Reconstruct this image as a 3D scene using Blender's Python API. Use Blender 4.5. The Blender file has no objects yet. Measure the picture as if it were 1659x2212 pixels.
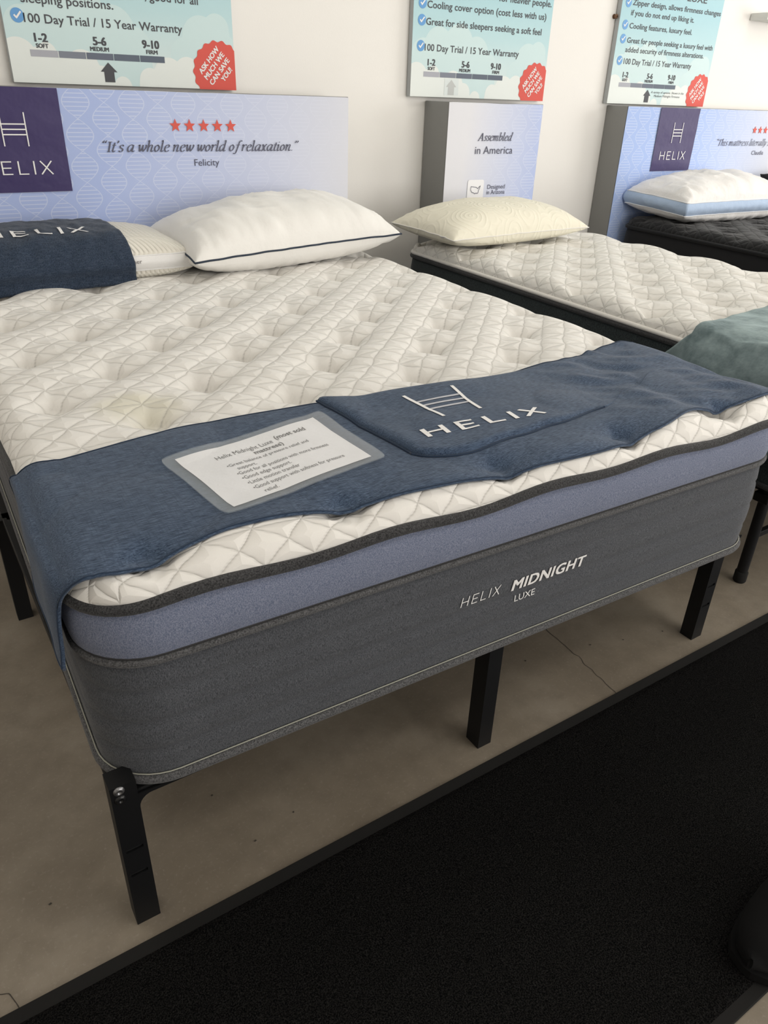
import bpy, bmesh, math, random
import numpy as np
from mathutils import Matrix, Vector, noise

random.seed(7)
scene = bpy.context.scene
COL = scene.collection
R = math.radians

# ------------------------------------------------------------------ camera
RM = [[0.838199685674781, -0.2432553457250495, 0.48810667247117706],
      [-0.544438354296348, -0.4253470989163515, 0.7229569308157487],
      [0.03175161894742329, -0.8717262656474393, -0.48896334471470093]]
cam_d = bpy.data.cameras.new('camera')
cam = bpy.data.objects.new('camera', cam_d)
COL.objects.link(cam)
cam_d.sensor_fit = 'HORIZONTAL'
cam_d.sensor_width = 36.0
cam_d.lens = 36.0 * 1609.26 / 1659.0
cam_d.clip_start = 0.02
M = Matrix.Identity(4)
for i in range(3):
    M[i][0] = RM[i][0]
    M[i][1] = -RM[i][1]
    M[i][2] = -RM[i][2]
M[2][3] = 1.23
cam.matrix_world = M
scene.camera = cam

# ------------------------------------------------------------------ world, light, exposure
w = bpy.data.worlds.new('world')
scene.world = w
w.use_nodes = True
w.node_tree.nodes['Background'].inputs[0].default_value = (0.95, 0.97, 1.0, 1)
w.node_tree.nodes['Background'].inputs[1].default_value = 0.4


def area_light(name, loc, rot, sx, sy, power, col):
    d = bpy.data.lights.new(name, 'AREA')
    d.shape = 'RECTANGLE'
    d.size, d.size_y = sx, sy
    d.energy = power
    d.color = col
    o = bpy.data.objects.new(name, d)
    COL.objects.link(o)
    o.location = loc
    o.rotation_euler = rot
    return o


# daylight through the shop window in the front wall (opening built below)
area_light('window_daylight', (3.6, -3.42, 1.55), (R(90), 0, 0), 4.6, 2.3, 185, (1.0, 0.972, 0.935))
# daylight through the side window in the right wall
area_light('side_window_daylight', (6.52, .6, 1.6), (0, R(90), 0), 2.0, 2.6, 120, (1.0, 0.972, 0.935))
# unseen area lights added under the ceiling for general fill
for lx_ in (-0.6, 1.9, 4.4):
    for ly_ in (-0.6, 1.7):
        area_light('ceiling_fill_light', (lx_, ly_, 2.93), (0, 0, 0), 1.15, 0.55, 11, (1.0, 0.95, 0.87))

vs = scene.view_settings
vs.view_transform = 'Standard'
vs.look = 'None'
vs.gamma = 1.0
vs.use_curve_mapping = False
vs.exposure = -0.42


# ------------------------------------------------------------------ materials
def new_mat(name, col=(.5, .5, .5), rough=.7, metal=0.0, spec=.5, sheen=0.0):
    m = bpy.data.materials.new(name)
    m.use_nodes = True
    b = m.node_tree.nodes['Principled BSDF']
    b.inputs['Base Color'].default_value = (*col, 1)
    b.inputs['Roughness'].default_value = rough
    b.inputs['Metallic'].default_value = metal
    b.inputs['Specular IOR Level'].default_value = spec
    if sheen:
        b.inputs['Sheen Weight'].default_value = sheen
    return m


class NT:
    """small helper to write node maths"""
    def __init__(s, m):
        s.t = m.node_tree
        s.b = s.t.nodes['Principled BSDF']

    def n(s, typ, **kw):
        nd = s.t.nodes.new(typ)
        for k, v in kw.items():
            setattr(nd, k, v)
        return nd

    def link(s, a, b):
        s.t.links.new(a, b)

    def setin(s, sock, v):
        if hasattr(v, 'is_linked') or isinstance(v, bpy.types.NodeSocket):
            s.link(v, sock)
        else:
            sock.default_value = v

    def m(s, op, a, b=0.0, c=None):
        nd = s.n('ShaderNodeMath', operation=op)
        s.setin(nd.inputs[0], a)
        s.setin(nd.inputs[1], b)
        if c is not None:
            s.setin(nd.inputs[2], c)
        return nd.outputs[0]

    def coords(s, kind='Object', scale=(1, 1, 1), rot=(0, 0, 0)):
        tc = s.n('ShaderNodeTexCoord')
        mp = s.n('ShaderNodeMapping')
        mp.inputs['Scale'].default_value = scale
        mp.inputs['Rotation'].default_value = rot
        s.link(tc.outputs[kind], mp.inputs['Vector'])
        return mp.outputs['Vector']

    def noise(s, vec, scale, detail=3.0, rough=.55):
        nd = s.n('ShaderNodeTexNoise')
        nd.inputs['Scale'].default_value = scale
        nd.inputs['Detail'].default_value = detail
        nd.inputs['Roughness'].default_value = rough
        s.link(vec, nd.inputs['Vector'])
        return nd.outputs[0]

    def ramp(s, fac, stops):
        nd = s.n('ShaderNodeValToRGB')
        el = nd.color_ramp.elements
        while len(el) < len(stops):
            el.new(0.5)
        for e, (p, c) in zip(el, stops):
            e.position = p
            e.color = (*c, 1) if len(c) == 3 else c
        s.setin(nd.inputs[0], fac)
        return nd.outputs[0]

    def mix(s, fac, a, b):
        nd = s.n('ShaderNodeMix', data_type='RGBA')
        s.setin(nd.inputs[0], fac)
        for sock, v in ((nd.inputs[6], a), (nd.inputs[7], b)):
            if isinstance(v, tuple):
                sock.default_value = (*v, 1)
            else:
                s.link(v, sock)
        return nd.outputs[2]

    def bump(s, h, strength=.3, dist=.002, normal=None):
        nd = s.n('ShaderNodeBump')
        nd.inputs['Strength'].default_value = strength
        nd.inputs['Distance'].default_value = dist
        s.link(h, nd.inputs['Height'])
        if normal is not None:
            s.link(normal, nd.inputs['Normal'])
        return nd.outputs[0]

    def sep(s, vec):
        nd = s.n('ShaderNodeSeparateXYZ')
        s.link(vec, nd.inputs[0])
        return nd.outputs

    def color(s, c):
        s.link(c, s.b.inputs['Base Color'])

    def normal(s, c):
        s.link(c, s.b.inputs['Normal'])


def heather(name, c0, c1, scale=(600, 600, 180), rough=.9, bump=.35, sheen=.15, c2=None, kind='Object'):
    """woven melange fabric: fine light and dark threads"""
    m = new_mat(name, c0, rough, spec=.2, sheen=sheen)
    k = NT(m)
    v = k.coords(kind, scale)
    f = k.noise(v, 1.0, 2.0, .6)
    f2 = k.noise(k.coords(kind, (9, 9, 9)), 1.0, 3.0)
    c = k.ramp(f, [(.33, c0), (.66, c1)])
    if c2:
        f3 = k.noise(k.coords(kind, (scale[1] * .5, scale[0] * .5, scale[2] * .5)), 1.0, 2.0, .6)
        c = k.mix(k.m('MULTIPLY', k.ramp(f3, [(.5, (0, 0, 0)), (.75, (1, 1, 1))]), .55), c, c2)
    c = k.mix(k.m('MULTIPLY', f2, .22), c, tuple(x * .6 for x in c0))
    k.color(c)
    k.normal(k.bump(f, bump, .0012))
    return m


def cloth(name, col, rough=.85, nscale=500, bump=.2, big=0.0, bigscale=14, sheen=.1):
    m = new_mat(name, col, rough, spec=.25, sheen=sheen)
    k = NT(m)
    f = k.noise(k.coords('Object', (1, 1, 1)), nscale, 2.0)
    n1 = k.bump(f, bump, .001)
    if big:
        f2 = k.noise(k.coords('Object', (1, 1, 1)), bigscale, 4.0)
        n1 = k.bump(f2, big, .02, n1)
    k.color(k.mix(k.m('MULTIPLY', f, .25), col, tuple(c * .82 for c in col)))
    k.normal(n1)
    return m


def quilt_mat(name, col, thread, line_dark, stain=None):
    m = new_mat(name, col, .82, spec=.25, sheen=.15)
    k = NT(m)
    uv = k.n('ShaderNodeUVMap')
    uv.uv_map = 'quilt'
    s = k.sep(uv.outputs[0])
    wob0 = k.noise(k.coords('Object'), 14, 2)
    wob = k.m('MULTIPLY', k.m('SUBTRACT', wob0, .5), .10)
    a = k.m('ADD', s[0], wob)
    b = k.m('SUBTRACT', s[1], wob)

    def line(x, n):
        q = k.m('MULTIPLY', x, n)
        fr = k.m('FRACT', k.m('ADD', q, 100.5))
        return k.m('ABSOLUTE', k.m('SUBTRACT', fr, .5))
    la, lb = line(a, 4), line(b, 4)
    lv = k.m('MULTIPLY', line(k.m('ADD', a, b), 2), 1.6)
    d = k.m('MINIMUM', k.m('MINIMUM', la, lb), lv)
    puff = k.m('POWER', k.m('MINIMUM', k.m('MULTIPLY', d, 2.6), 1.0), .55)
    dash = k.m('SINE', k.m('MULTIPLY', k.m('ADD', k.m('MULTIPLY', a, 1.0), k.m('MULTIPLY', b, .37)), 190.0))
    dash = k.m('MULTIPLY_ADD', dash, .35, .65)
    nd = k.n('ShaderNodeMapRange')
    k.link(d, nd.inputs[0])
    nd.inputs[1].default_value = 0.02
    nd.inputs[2].default_value = 0.075
    nd.inputs[3].default_value = 1
    nd.inputs[4].default_value = 0
    ln = k.m('MULTIPLY', nd.outputs[0], dash)
    weave = k.noise(k.coords('Object', (1, 1, 1)), 700, 2.0)
    c = k.mix(k.m('MULTIPLY', weave, .25), col, tuple(x * .82 for x in col))
    if stain:
        vm = k.n('ShaderNodeVectorMath', operation='DISTANCE')
        k.link(k.coords('Object', (1, 1.25, 0)), vm.inputs[0])
        vm.inputs[1].default_value = (stain[0], stain[1] * 1.25, 0)
        dd = k.m('ADD', vm.outputs['Value'], k.m('MULTIPLY', k.m('SUBTRACT', wob0, .5), .08))
        st = k.ramp(dd, [(.045, (1, 1, 1)), (.105, (0, 0, 0))])
        c = k.mix(k.m('MULTIPLY', st, .55), c, (.63, .60, .45))
    c = k.mix(k.m('MULTIPLY', ln, line_dark), c, thread)
    k.color(c)
    n1 = k.bump(weave, .12, .001)
    k.normal(k.bump(puff, .6, .0075, n1))
    return m


MT = {}
MT['wall'] = new_mat('wall_paint', (.86, .84, .805), .75, spec=.3)
k = NT(MT['wall'])
k.normal(k.bump(k.noise(k.coords('Object'), 160, 3), .12, .002))
MT['ceiling'] = new_mat('ceiling_paint', (.78, .77, .74), .9)
# concrete floor
m = MT['floor'] = new_mat('concrete', (.25, .21, .17), .55, spec=.35)
k = NT(m)
v = k.coords('Object')
f1 = k.noise(v, 2.2, 6, .62)
f2 = k.noise(v, 17, 5, .6)
f3 = k.noise(v, 150, 3, .6)
c = k.ramp(f1, [(.3, (.160, .132, .098)), (.5, (.225, .190, .146)), (.72, (.31, .27, .218))])
c = k.mix(k.m('MULTIPLY', k.ramp(f2, [(.45, (0, 0, 0)), (.7, (1, 1, 1))]), .38), c, (.16, .132, .102))
c = k.mix(k.m('MULTIPLY', k.ramp(f3, [(.56, (0, 0, 0)), (.75, (1, 1, 1))]), .35), c, (.34, .31, .265))
k.color(c)
k.normal(k.bump(f3, .12, .001))
rr = k.n('ShaderNodeMapRange')
k.link(f2, rr.inputs[0])
rr.inputs[3].default_value = .38
rr.inputs[4].default_value = .7
k.link(rr.outputs[0], k.b.inputs['Roughness'])
MT['crack'] = new_mat('crack_dirt', (.05, .042, .034), .95)
# mat
m = MT['mat_pile'] = new_mat('black_carpet', (.008, .008, .0085), .97, spec=.03)
k = NT(m)
f = k.noise(k.coords('Object'), 420, 3, .7)
fb = k.noise(k.coords('Object'), 60, 3, .6)
c = k.ramp(f, [(.42, (.0018, .0018, .002)), (.70, (.024, .023, .022))])
k.color(c)
k.normal(k.bump(fb, .5, .006, k.bump(f, .9, .004)))
MT['rubber'] = cloth('mat_rubber', (.0115, .011, .0105), .9, 300, .1, sheen=0)
# mattress fabrics
MT['quilt'] = quilt_mat('quilted_knit', (.83, .808, .768), (.48, .465, .43), .42, stain=(-.515, .60))
MT['quilt_b'] = quilt_mat('quilted_knit_grey', (.79, .77, .725), (.47, .46, .42), .42)
MT['quilt_k'] = quilt_mat('quilted_black', (.013, .013, .014), (.035, .035, .037), .5)
MT['quilt_edge'] = cloth('cream_edge', (.80, .775, .73), .85, 600, .2)
MT['grey'] = heather('charcoal_heather', (.032, .0345, .041), (.122, .129, .145), (1100, 1100, 300))
MT['grey_pipe'] = heather('charcoal_piping', (.040, .040, .042), (.15, .15, .155), (420, 420, 420))
MT['dark_pipe'] = heather('dark_piping', (.016, .016, .017), (.075, .075, .078), (420, 420, 420))
MT['blue'] = heather('blue_heather', (.115, .14, .22), (.26, .285, .375), (650, 650, 420))
MT['thread'] = new_mat('pale_thread', (.36, .36, .31), .8)
MT['stitch_dark'] = new_mat('dark_thread', (.03, .03, .032), .9)
MT['green'] = heather('slate_heather', (.016, .022, .024), (.055, .068, .070), (420, 420, 200))
MT['black_side'] = cloth('black_side', (.012, .012, .0135), .9, 400, .2)
MT['navy'] = heather('navy_weave', (.013, .027, .058), (.10, .145, .225), (60, 900, 900), c2=(.02, .038, .075), bump=.4)
MT['navy_d'] = heather('dark_navy_weave', (.012, .021, .04), (.045, .066, .105), (420, 90, 420), c2=(.07, .09, .13), bump=.4)
MT['navy_hem'] = cloth('navy_hem', (.020, .036, .068), .9, 300, .3)
MT['white_ink'] = new_mat('white_ink', (.86, .85, .84), .6)
MT['grey_ink'] = new_mat('silver_ink', (.52, .52, .56), .5)
MT['dark_ink'] = new_mat('dark_ink', (.060, .062, .072), .6)
MT['soft_ink'] = new_mat('slate_ink', (.085, .088, .13), .6)
MT['paper_ink'] = new_mat('brown_grey_ink', (.13, .115, .11), .7)
MT['red_ink'] = new_mat('red_ink', (.68, .085, .062), .6)
MT['star'] = new_mat('star_red', (.66, .09, .065), .6)
MT['badge_blue'] = new_mat('check_blue', (.115, .33, .66), .5)
MT['black_metal'] = new_mat('black_powder_coat', (.0052, .0054, .0062), .5, spec=.3)
MT['bolt'] = new_mat('bolt_steel', (.26, .26, .27), .38, metal=.9)
MT['bolt_black'] = new_mat('bolt_black', (.01, .01, .011), .3, metal=.2)
MT['slot'] = new_mat('slot_inside', (.004, .004, .0045), .9)
MT['pillow_w'] = cloth('white_cotton', (.86, .845, .81), .8, 700, .1, .25, 10)
MT['pillow_knit'] = None
MT['satin'] = cloth('white_satin', (.86, .85, .84), .35, 200, .03, .2, 16, .3)
MT['navy_cord'] = new_mat('navy_cord', (.022, .035, .058), .8)
MT['white_cord'] = new_mat('white_cord', (.8, .8, .8), .8)
MT['pillow_blue'] = cloth('pale_blue_cotton', (.42, .53, .70), .75, 600, .1, .3, 14)
MT['pillow_white2'] = cloth('white_percale', (.84, .82, .80), .6, 700, .08, .45, 11)
MT['hb_grey'] = cloth('grey_wrap', (.27, .27, .262), .8, 500, .1)
MT['purple'] = cloth('purple_banner', (.050, .036, .125), .45, 400, .05, .35, 6)
MT['tile_white'] = new_mat('print_white', (.86, .86, .88), .6)
MT['sign_edge'] = new_mat('sign_core', (.42, .44, .45), .6)
MT['shelf'] = new_mat('shelf_white', (.66, .67, .64), .5)
MT['wood'] = new_mat('brown_wood', (.17, .085, .045), .5)
MT['shoe'] = cloth('black_leather', (.0022, .0022, .0024), .95, 200, .1, sheen=0)
MT['paper'] = new_mat('paper', (.88, .87, .88), .7)
k = NT(MT['paper'])
k.normal(k.bump(k.noise(k.coords('Object'), 22, 4), .35, .006))
# laminated pouch film
m = MT['film'] = new_mat('clear_film', (.72, .76, .79), .2, spec=.5)
m.node_tree.nodes['Principled BSDF'].inputs['Alpha'].default_value = .17
# knit pillow: diagonal ribs
m = MT['pillow_knit'] = new_mat('cream_knit', (.82, .79, .71), .85, spec=.2, sheen=.1)
k = NT(m)
s = k.sep(k.coords('Object'))
r1 = k.m('SINE', k.m('MULTIPLY', k.m('ADD', s[0], k.m('MULTIPLY', s[1], .9)), 420))
r2 = k.m('SINE', k.m('MULTIPLY', k.m('ADD', s[0], k.m('MULTIPLY', s[2], .9)), 420))
k.normal(k.bump(k.m('ADD', r1, k.m('MULTIPLY', r2, .5)), .7, .002))
k.color(k.mix(k.m('MULTIPLY_ADD', r1, .10, .10), (.83, .80, .72), (.62, .58, .49)))
# swirl damask pillow
m = MT['pillow_swirl'] = new_mat('ivory_damask', (.80, .765, .64), .8, spec=.2, sheen=.1)
k = NT(m)
vor = k.n('ShaderNodeTexVoronoi')
vor.inputs['Scale'].default_value = 8.5
k.link(k.coords('Object', (1, 1.15, .4)), vor.inputs['Vector'])
nz = k.noise(k.coords('Object'), 7, 1)
sw = k.m('SINE', k.m('ADD', k.m('MULTIPLY', vor.outputs['Distance'], 40), k.m('MULTIPLY', nz, 9)))
sw = k.m('POWER', k.m('MULTIPLY_ADD', sw, .5, .5), 3.0)
k.normal(k.bump(sw, .3, .0045))
# teal velvet
m = MT['teal'] = new_mat('teal_velvet', (.155, .215, .225), .6, spec=.3, sheen=.45)
m.node_tree.nodes['Principled BSDF'].inputs['Sheen Tint'].default_value = (.6, .75, .75, 1)
k = NT(m)
f = k.noise(k.coords('Object'), 11, 4, .6)
k.color(k.ramp(f, [(.36, (.090, .132, .142)), (.62, (.24, .31, .32))]))
k.normal(k.bump(f, .35, .02))


def dna_mat(name, x_fade0, x_fade1, left, right, flip=False):
    """printed helix banner; object X runs along the board, Z up.  The print fades across its width."""
    m = new_mat(name, left, .7, spec=.25)
    k = NT(m)
    s = k.sep(k.coords('Object'))
    x, z = s[0], s[2]
    P = .0915
    q = k.m('ADD', k.m('DIVIDE', x, P), 50.0)
    idx = k.m('FLOOR', q)
    lx = k.m('MULTIPLY', k.m('SUBTRACT', k.m('FRACT', q), .5), P)
    par = k.m('MULTIPLY', k.m('MODULO', idx, 2.0), math.pi / 2)
    ph = k.m('ADD', k.m('MULTIPLY', z, math.pi / .098), par)
    amp = k.m('MULTIPLY', k.m('ABSOLUTE', k.m('SINE', ph)), .0432)
    ax = k.m('ABSOLUTE', lx)
    dstr = k.m('ABSOLUTE', k.m('SUBTRACT', ax, amp))
    strand = k.m('LESS_THAN', dstr, .0017)
    inside = k.m('LESS_THAN', ax, amp)
    rung = k.m('LESS_THAN', k.m('FRACT', k.m('ADD', k.m('DIVIDE', z, .0128), 20.3)), .24)
    pat = k.m('MAXIMUM', strand, k.m('MULTIPLY', inside, rung))
    mr = k.n('ShaderNodeMapRange')
    k.link(k.m('ADD', x, k.m('MULTIPLY', z, -.12)), mr.inputs[0])
    mr.inputs[1].default_value = x_fade0
    mr.inputs[2].default_value = x_fade1
    g = mr.outputs[0]
    base = k.mix(g, left, right)
    fade = k.m('MULTIPLY', k.m('SUBTRACT', 1.0, k.m('POWER', g, 1.4)), .38)
    k.color(k.mix(k.m('MULTIPLY', pat, fade), base, (.80, .83, .94)))
    k.normal(k.bump(k.noise(k.coords('Object', (1, 1, 2.2)), 6, 2), .12, .01))
    return m


# ------------------------------------------------------------------ object helpers
def tag(o, label=None, cat=None, group=None, kind=None):
    if label:
        o['label'] = label
    if cat:
        o['category'] = cat
    if group:
        o['group'] = group
    if kind:
        o['kind'] = kind
    return o


def empty(name, loc=(0, 0, 0), rz=0.0, label=None, cat=None, group=None):
    o = bpy.data.objects.new(name, None)
    o.empty_display_size = .05
    COL.objects.link(o)
    o.location = loc
    o.rotation_euler = (0, 0, rz)
    return tag(o, label, cat, group)


def obj(name, verts, faces, mat, parent=None, smooth=False, uv=None):
    me = bpy.data.meshes.new(name)
    me.from_pydata([tuple(map(float, v)) for v in verts], [], [tuple(map(int, f)) for f in faces])
    if isinstance(mat, (list, tuple)):
        for mm in mat:
            me.materials.append(mm)
    else:
        me.materials.append(mat)
    if smooth:
        me.polygons.foreach_set('use_smooth', [True] * len(me.polygons))
    if uv is not None:
        lay = me.uv_layers.new(name='quilt')
        li = np.zeros(len(me.loops), dtype=np.int32)
        me.loops.foreach_get('vertex_index', li)
        lay.data.foreach_set('uv', np.asarray(uv, dtype=np.float32)[li].ravel())
    me.update()
    o = bpy.data.objects.new(name, me)
    COL.objects.link(o)
    if parent:
        o.parent = parent
    return o


def struct(name, verts, faces, mat, parent=None):
    o = obj(name, verts, faces, mat, parent)
    if not parent:
        o['kind'] = 'structure'
    return o


def box_vf(x0, x1, y0, y1, z0, z1):
    v = [(x0, y0, z0), (x1, y0, z0), (x1, y1, z0), (x0, y1, z0), (x0, y0, z1), (x1, y0, z1), (x1, y1, z1), (x0, y1, z1)]
    f = [(0, 3, 2, 1), (4, 5, 6, 7), (0, 1, 5, 4), (1, 2, 6, 5), (2, 3, 7, 6), (3, 0, 4, 7)]
    return v, f


def join_vf(parts):
    V, F = [], []
    for v, f in parts:
        n = len(V)
        V += list(v)
        F += [tuple(i + n for i in q) for q in f]
    return V, F


def bevel_obj(name, vf, mat, parent=None, width=.004, seg=2):
    """mesh with rounded edges"""
    v, f = vf
    bm = bmesh.new()
    bv = [bm.verts.new(p) for p in v]
    for q in f:
        try:
            bm.faces.new([bv[i] for i in q])
        except ValueError:
            pass
    bmesh.ops.remove_doubles(bm, verts=bm.verts, dist=1e-6)
    bmesh.ops.recalc_face_normals(bm, faces=bm.faces)
    bmesh.ops.bevel(bm, geom=[e for e in bm.edges if e.calc_face_angle(0) > .5], offset=width, segments=seg,
                    profile=.6, affect='EDGES', clamp_overlap=True)
    me = bpy.data.meshes.new(name)
    bm.to_mesh(me)
    bm.free()
    me.materials.append(mat)
    for p in me.polygons:
        p.use_smooth = True
    me.set_sharp_from_angle(angle=R(40))
    o = bpy.data.objects.new(name, me)
    COL.objects.link(o)
    if parent:
        o.parent = parent
    return o


def tube_vf(path, rad, n=8, closed=False, rz=None):
    P = [Vector(p) for p in path]
    V, F = [], []
    N = len(P)
    up = Vector((0, 0, 1))
    for i, p in enumerate(P):
        if closed:
            d = P[(i + 1) % N] - P[i - 1]
        else:
            d = P[min(i + 1, N - 1)] - P[max(i - 1, 0)]
        d.normalize()
        u = up if abs(d.dot(up)) < .95 else Vector((1, 0, 0))
        s = d.cross(u).normalized()
        t = s.cross(d).normalized()
        r = rad(i) if callable(rad) else rad
        for j in range(n):
            a = 2 * math.pi * j / n
            V.append(p + s * (r * math.cos(a)) + t * ((rz or r) * math.sin(a)))
    M_ = N if closed else N - 1
    for i in range(M_):
        for j in range(n):
            a, b = i * n + j, i * n + (j + 1) % n
            c, d_ = ((i + 1) % N) * n + (j + 1) % n, ((i + 1) % N) * n + j
            F.append((a, b, c, d_))
    if not closed:
        F.append(tuple(range(n)))
        F.append(tuple(reversed(range((N - 1) * n, N * n))))
    return V, F


def disc_vf(cx, cz, r, n=24, y=0.0):
    return [(cx + r * math.cos(2 * math.pi * i / n), y, cz + r * math.sin(2 * math.pi * i / n)) for i in range(n)], [tuple(range(n))]


def grid_faces(nu, nv, closed_u=False, off=0):
    F = []
    for i in range(nu - (0 if closed_u else 1)):
        for j in range(nv - 1):
            a = i * nv + j
            b = ((i + 1) % nu) * nv + j
            F.append((off + a, off + b, off + b + 1, off + a + 1))
    return F


def nz(x, y, z=0.0):
    return noise.noise(Vector((x, y, z)))


# ------------------------------------------------------------------ lettering
_capH = None


def text_mesh(s, bold=0.0, shear=0.0, spacing=1.0):
    """glyph outlines in x (right), y (up); cap height scaled to 1"""
    global _capH
    def raw(t, b, sh, sp):
        cu = bpy.data.curves.new('lettering', 'FONT')
        cu.body = t
        cu.offset = b
        cu.shear = sh
        cu.space_character = sp
        cu.resolution_u = 3
        ob = bpy.data.objects.new('lettering', cu)
        me = bpy.data.meshes.new_from_object(ob)
        v = np.array([p.co[:2] for p in me.vertices])
        f = [tuple(p.vertices) for p in me.polygons]
        bpy.data.objects.remove(ob)
        bpy.data.curves.remove(cu)
        bpy.data.meshes.remove(me)
        return v, f
    if _capH is None:
        v, f = raw('H', 0, 0, 1)
        _capH = v[:, 1].max()
    v, f = raw(s, bold, shear, spacing)
    return v / _capH, f


def fit_text(s, x0, x1, base, cap, bold=0.0, shear=0.0, spacing=1.0):
    v, f = text_mesh(s, bold, shear, spacing)
    a, b = v[:, 0].min(), v[:, 0].max()
    X = x0 + (v[:, 0] - a) / (b - a) * (x1 - x0)
    Z = base + v[:, 1] * cap
    return np.stack([X, Z], 1), f


def fat_text(s, x0, x1, base, cap, wt, shear=0.0, spacing=1.0):
    """heavy letters: the outline laid over itself a hair wider each way; third value is a tiny depth step"""
    p, f = fit_text(s, x0 + wt, x1 - wt, base + wt * .5, cap - wt, 0.0, shear, spacing)
    V, F = [], []
    for n_, (dx, dz) in enumerate(((-1, -.5), (1, -.5), (-1, .5), (1, .5), (0, 0), (-.5, 0), (.5, 0))):
        o_ = len(V)
        V += [(a + dx * wt, b + dz * wt, n_) for a, b in p]
        F += [tuple(i + o_ for i in q) for q in f]
    return V, F


def wall_text(parent, s, x0, x1, base, cap, mat, y=-.0012, bold=0.0, shear=0.0, spacing=1.0, name='lettering'):
    p, f = fit_text(s, x0, x1, base, cap, bold, shear, spacing)
    return obj(name, [(a, y, b) for a, b in p], f, mat, parent)


# stroke letters HELIX (unit height, thin geometric sans)
def bar2(p, q, t):
    p, q = np.array(p, float), np.array(q, float)
    d = (q - p) / np.linalg.norm(q - p)
    n_ = np.array([-d[1], d[0]]) * t / 2
    return [p - n_, q - n_, q + n_, p + n_]


def helix_bars(t=.09):
    L = []
    def add(x, segs):
        L.append([])
        for a, b in segs:
            L[-1].append(bar2((x + a[0], a[1]), (x + b[0], b[1]), t))
    h = t / 2
    add(0, [((h, 0), (h, 1)), ((.75 - h, 0), (.75 - h, 1)), ((0, .5), (.75, .5))])
    add(1.12, [((h, 0), (h, 1)), ((0, h), (.6, h)), ((0, .5), (.55, .5)), ((0, 1 - h), (.6, 1 - h))])
    add(2.07, [((h, 0), (h, 1)), ((0, h), (.58, h))])
    add(2.98, [((h, 0), (h, 1))])
    add(3.36, [((h, 0), (.72, 1)), ((h, 1), (.72, 0))])
    return L, 4.12


def logo_bars(t=.055, slant=0.0):
    """tall two-rail mark with three rungs, unit height, width .74"""
    W = .74
    post = [bar2((0, 0), (0 + .0, 1), t), bar2((W, 0), (W, 1), t)]
    rungs = [bar2((0, z), (W, z), t) for z in (.345, .5, .655)]
    return post, rungs, W


def letters_obj(letters, mat, parent, fn, sub=1, axis=1):
    for q in letters:
        quads_obj('letter', q, mat, parent, fn, sub, axis)


def quads_obj(name, quads, mat, parent, fn, sub=1, axis=1):
    """flat quads mapped through fn((x, y)) -> xyz; each quad cut along its length"""
    V, F = [], []
    for q in quads:
        q = [np.array(p) for p in q]
        base = len(V)
        lift = np.zeros(3)
        lift[axis] = (len(F) // sub) * .00012 * (1 if axis == 2 else -1)
        for i in range(sub + 1):
            t = i / sub
            V.append(np.array(fn(q[0] * (1 - t) + q[1] * t)) + lift)
            V.append(np.array(fn(q[3] * (1 - t) + q[2] * t)) + lift)
        for i in range(sub):
            a = base + 2 * i
            F.append((a, a + 2, a + 3, a + 1))
    return obj(name, V, F, mat, parent)


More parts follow.
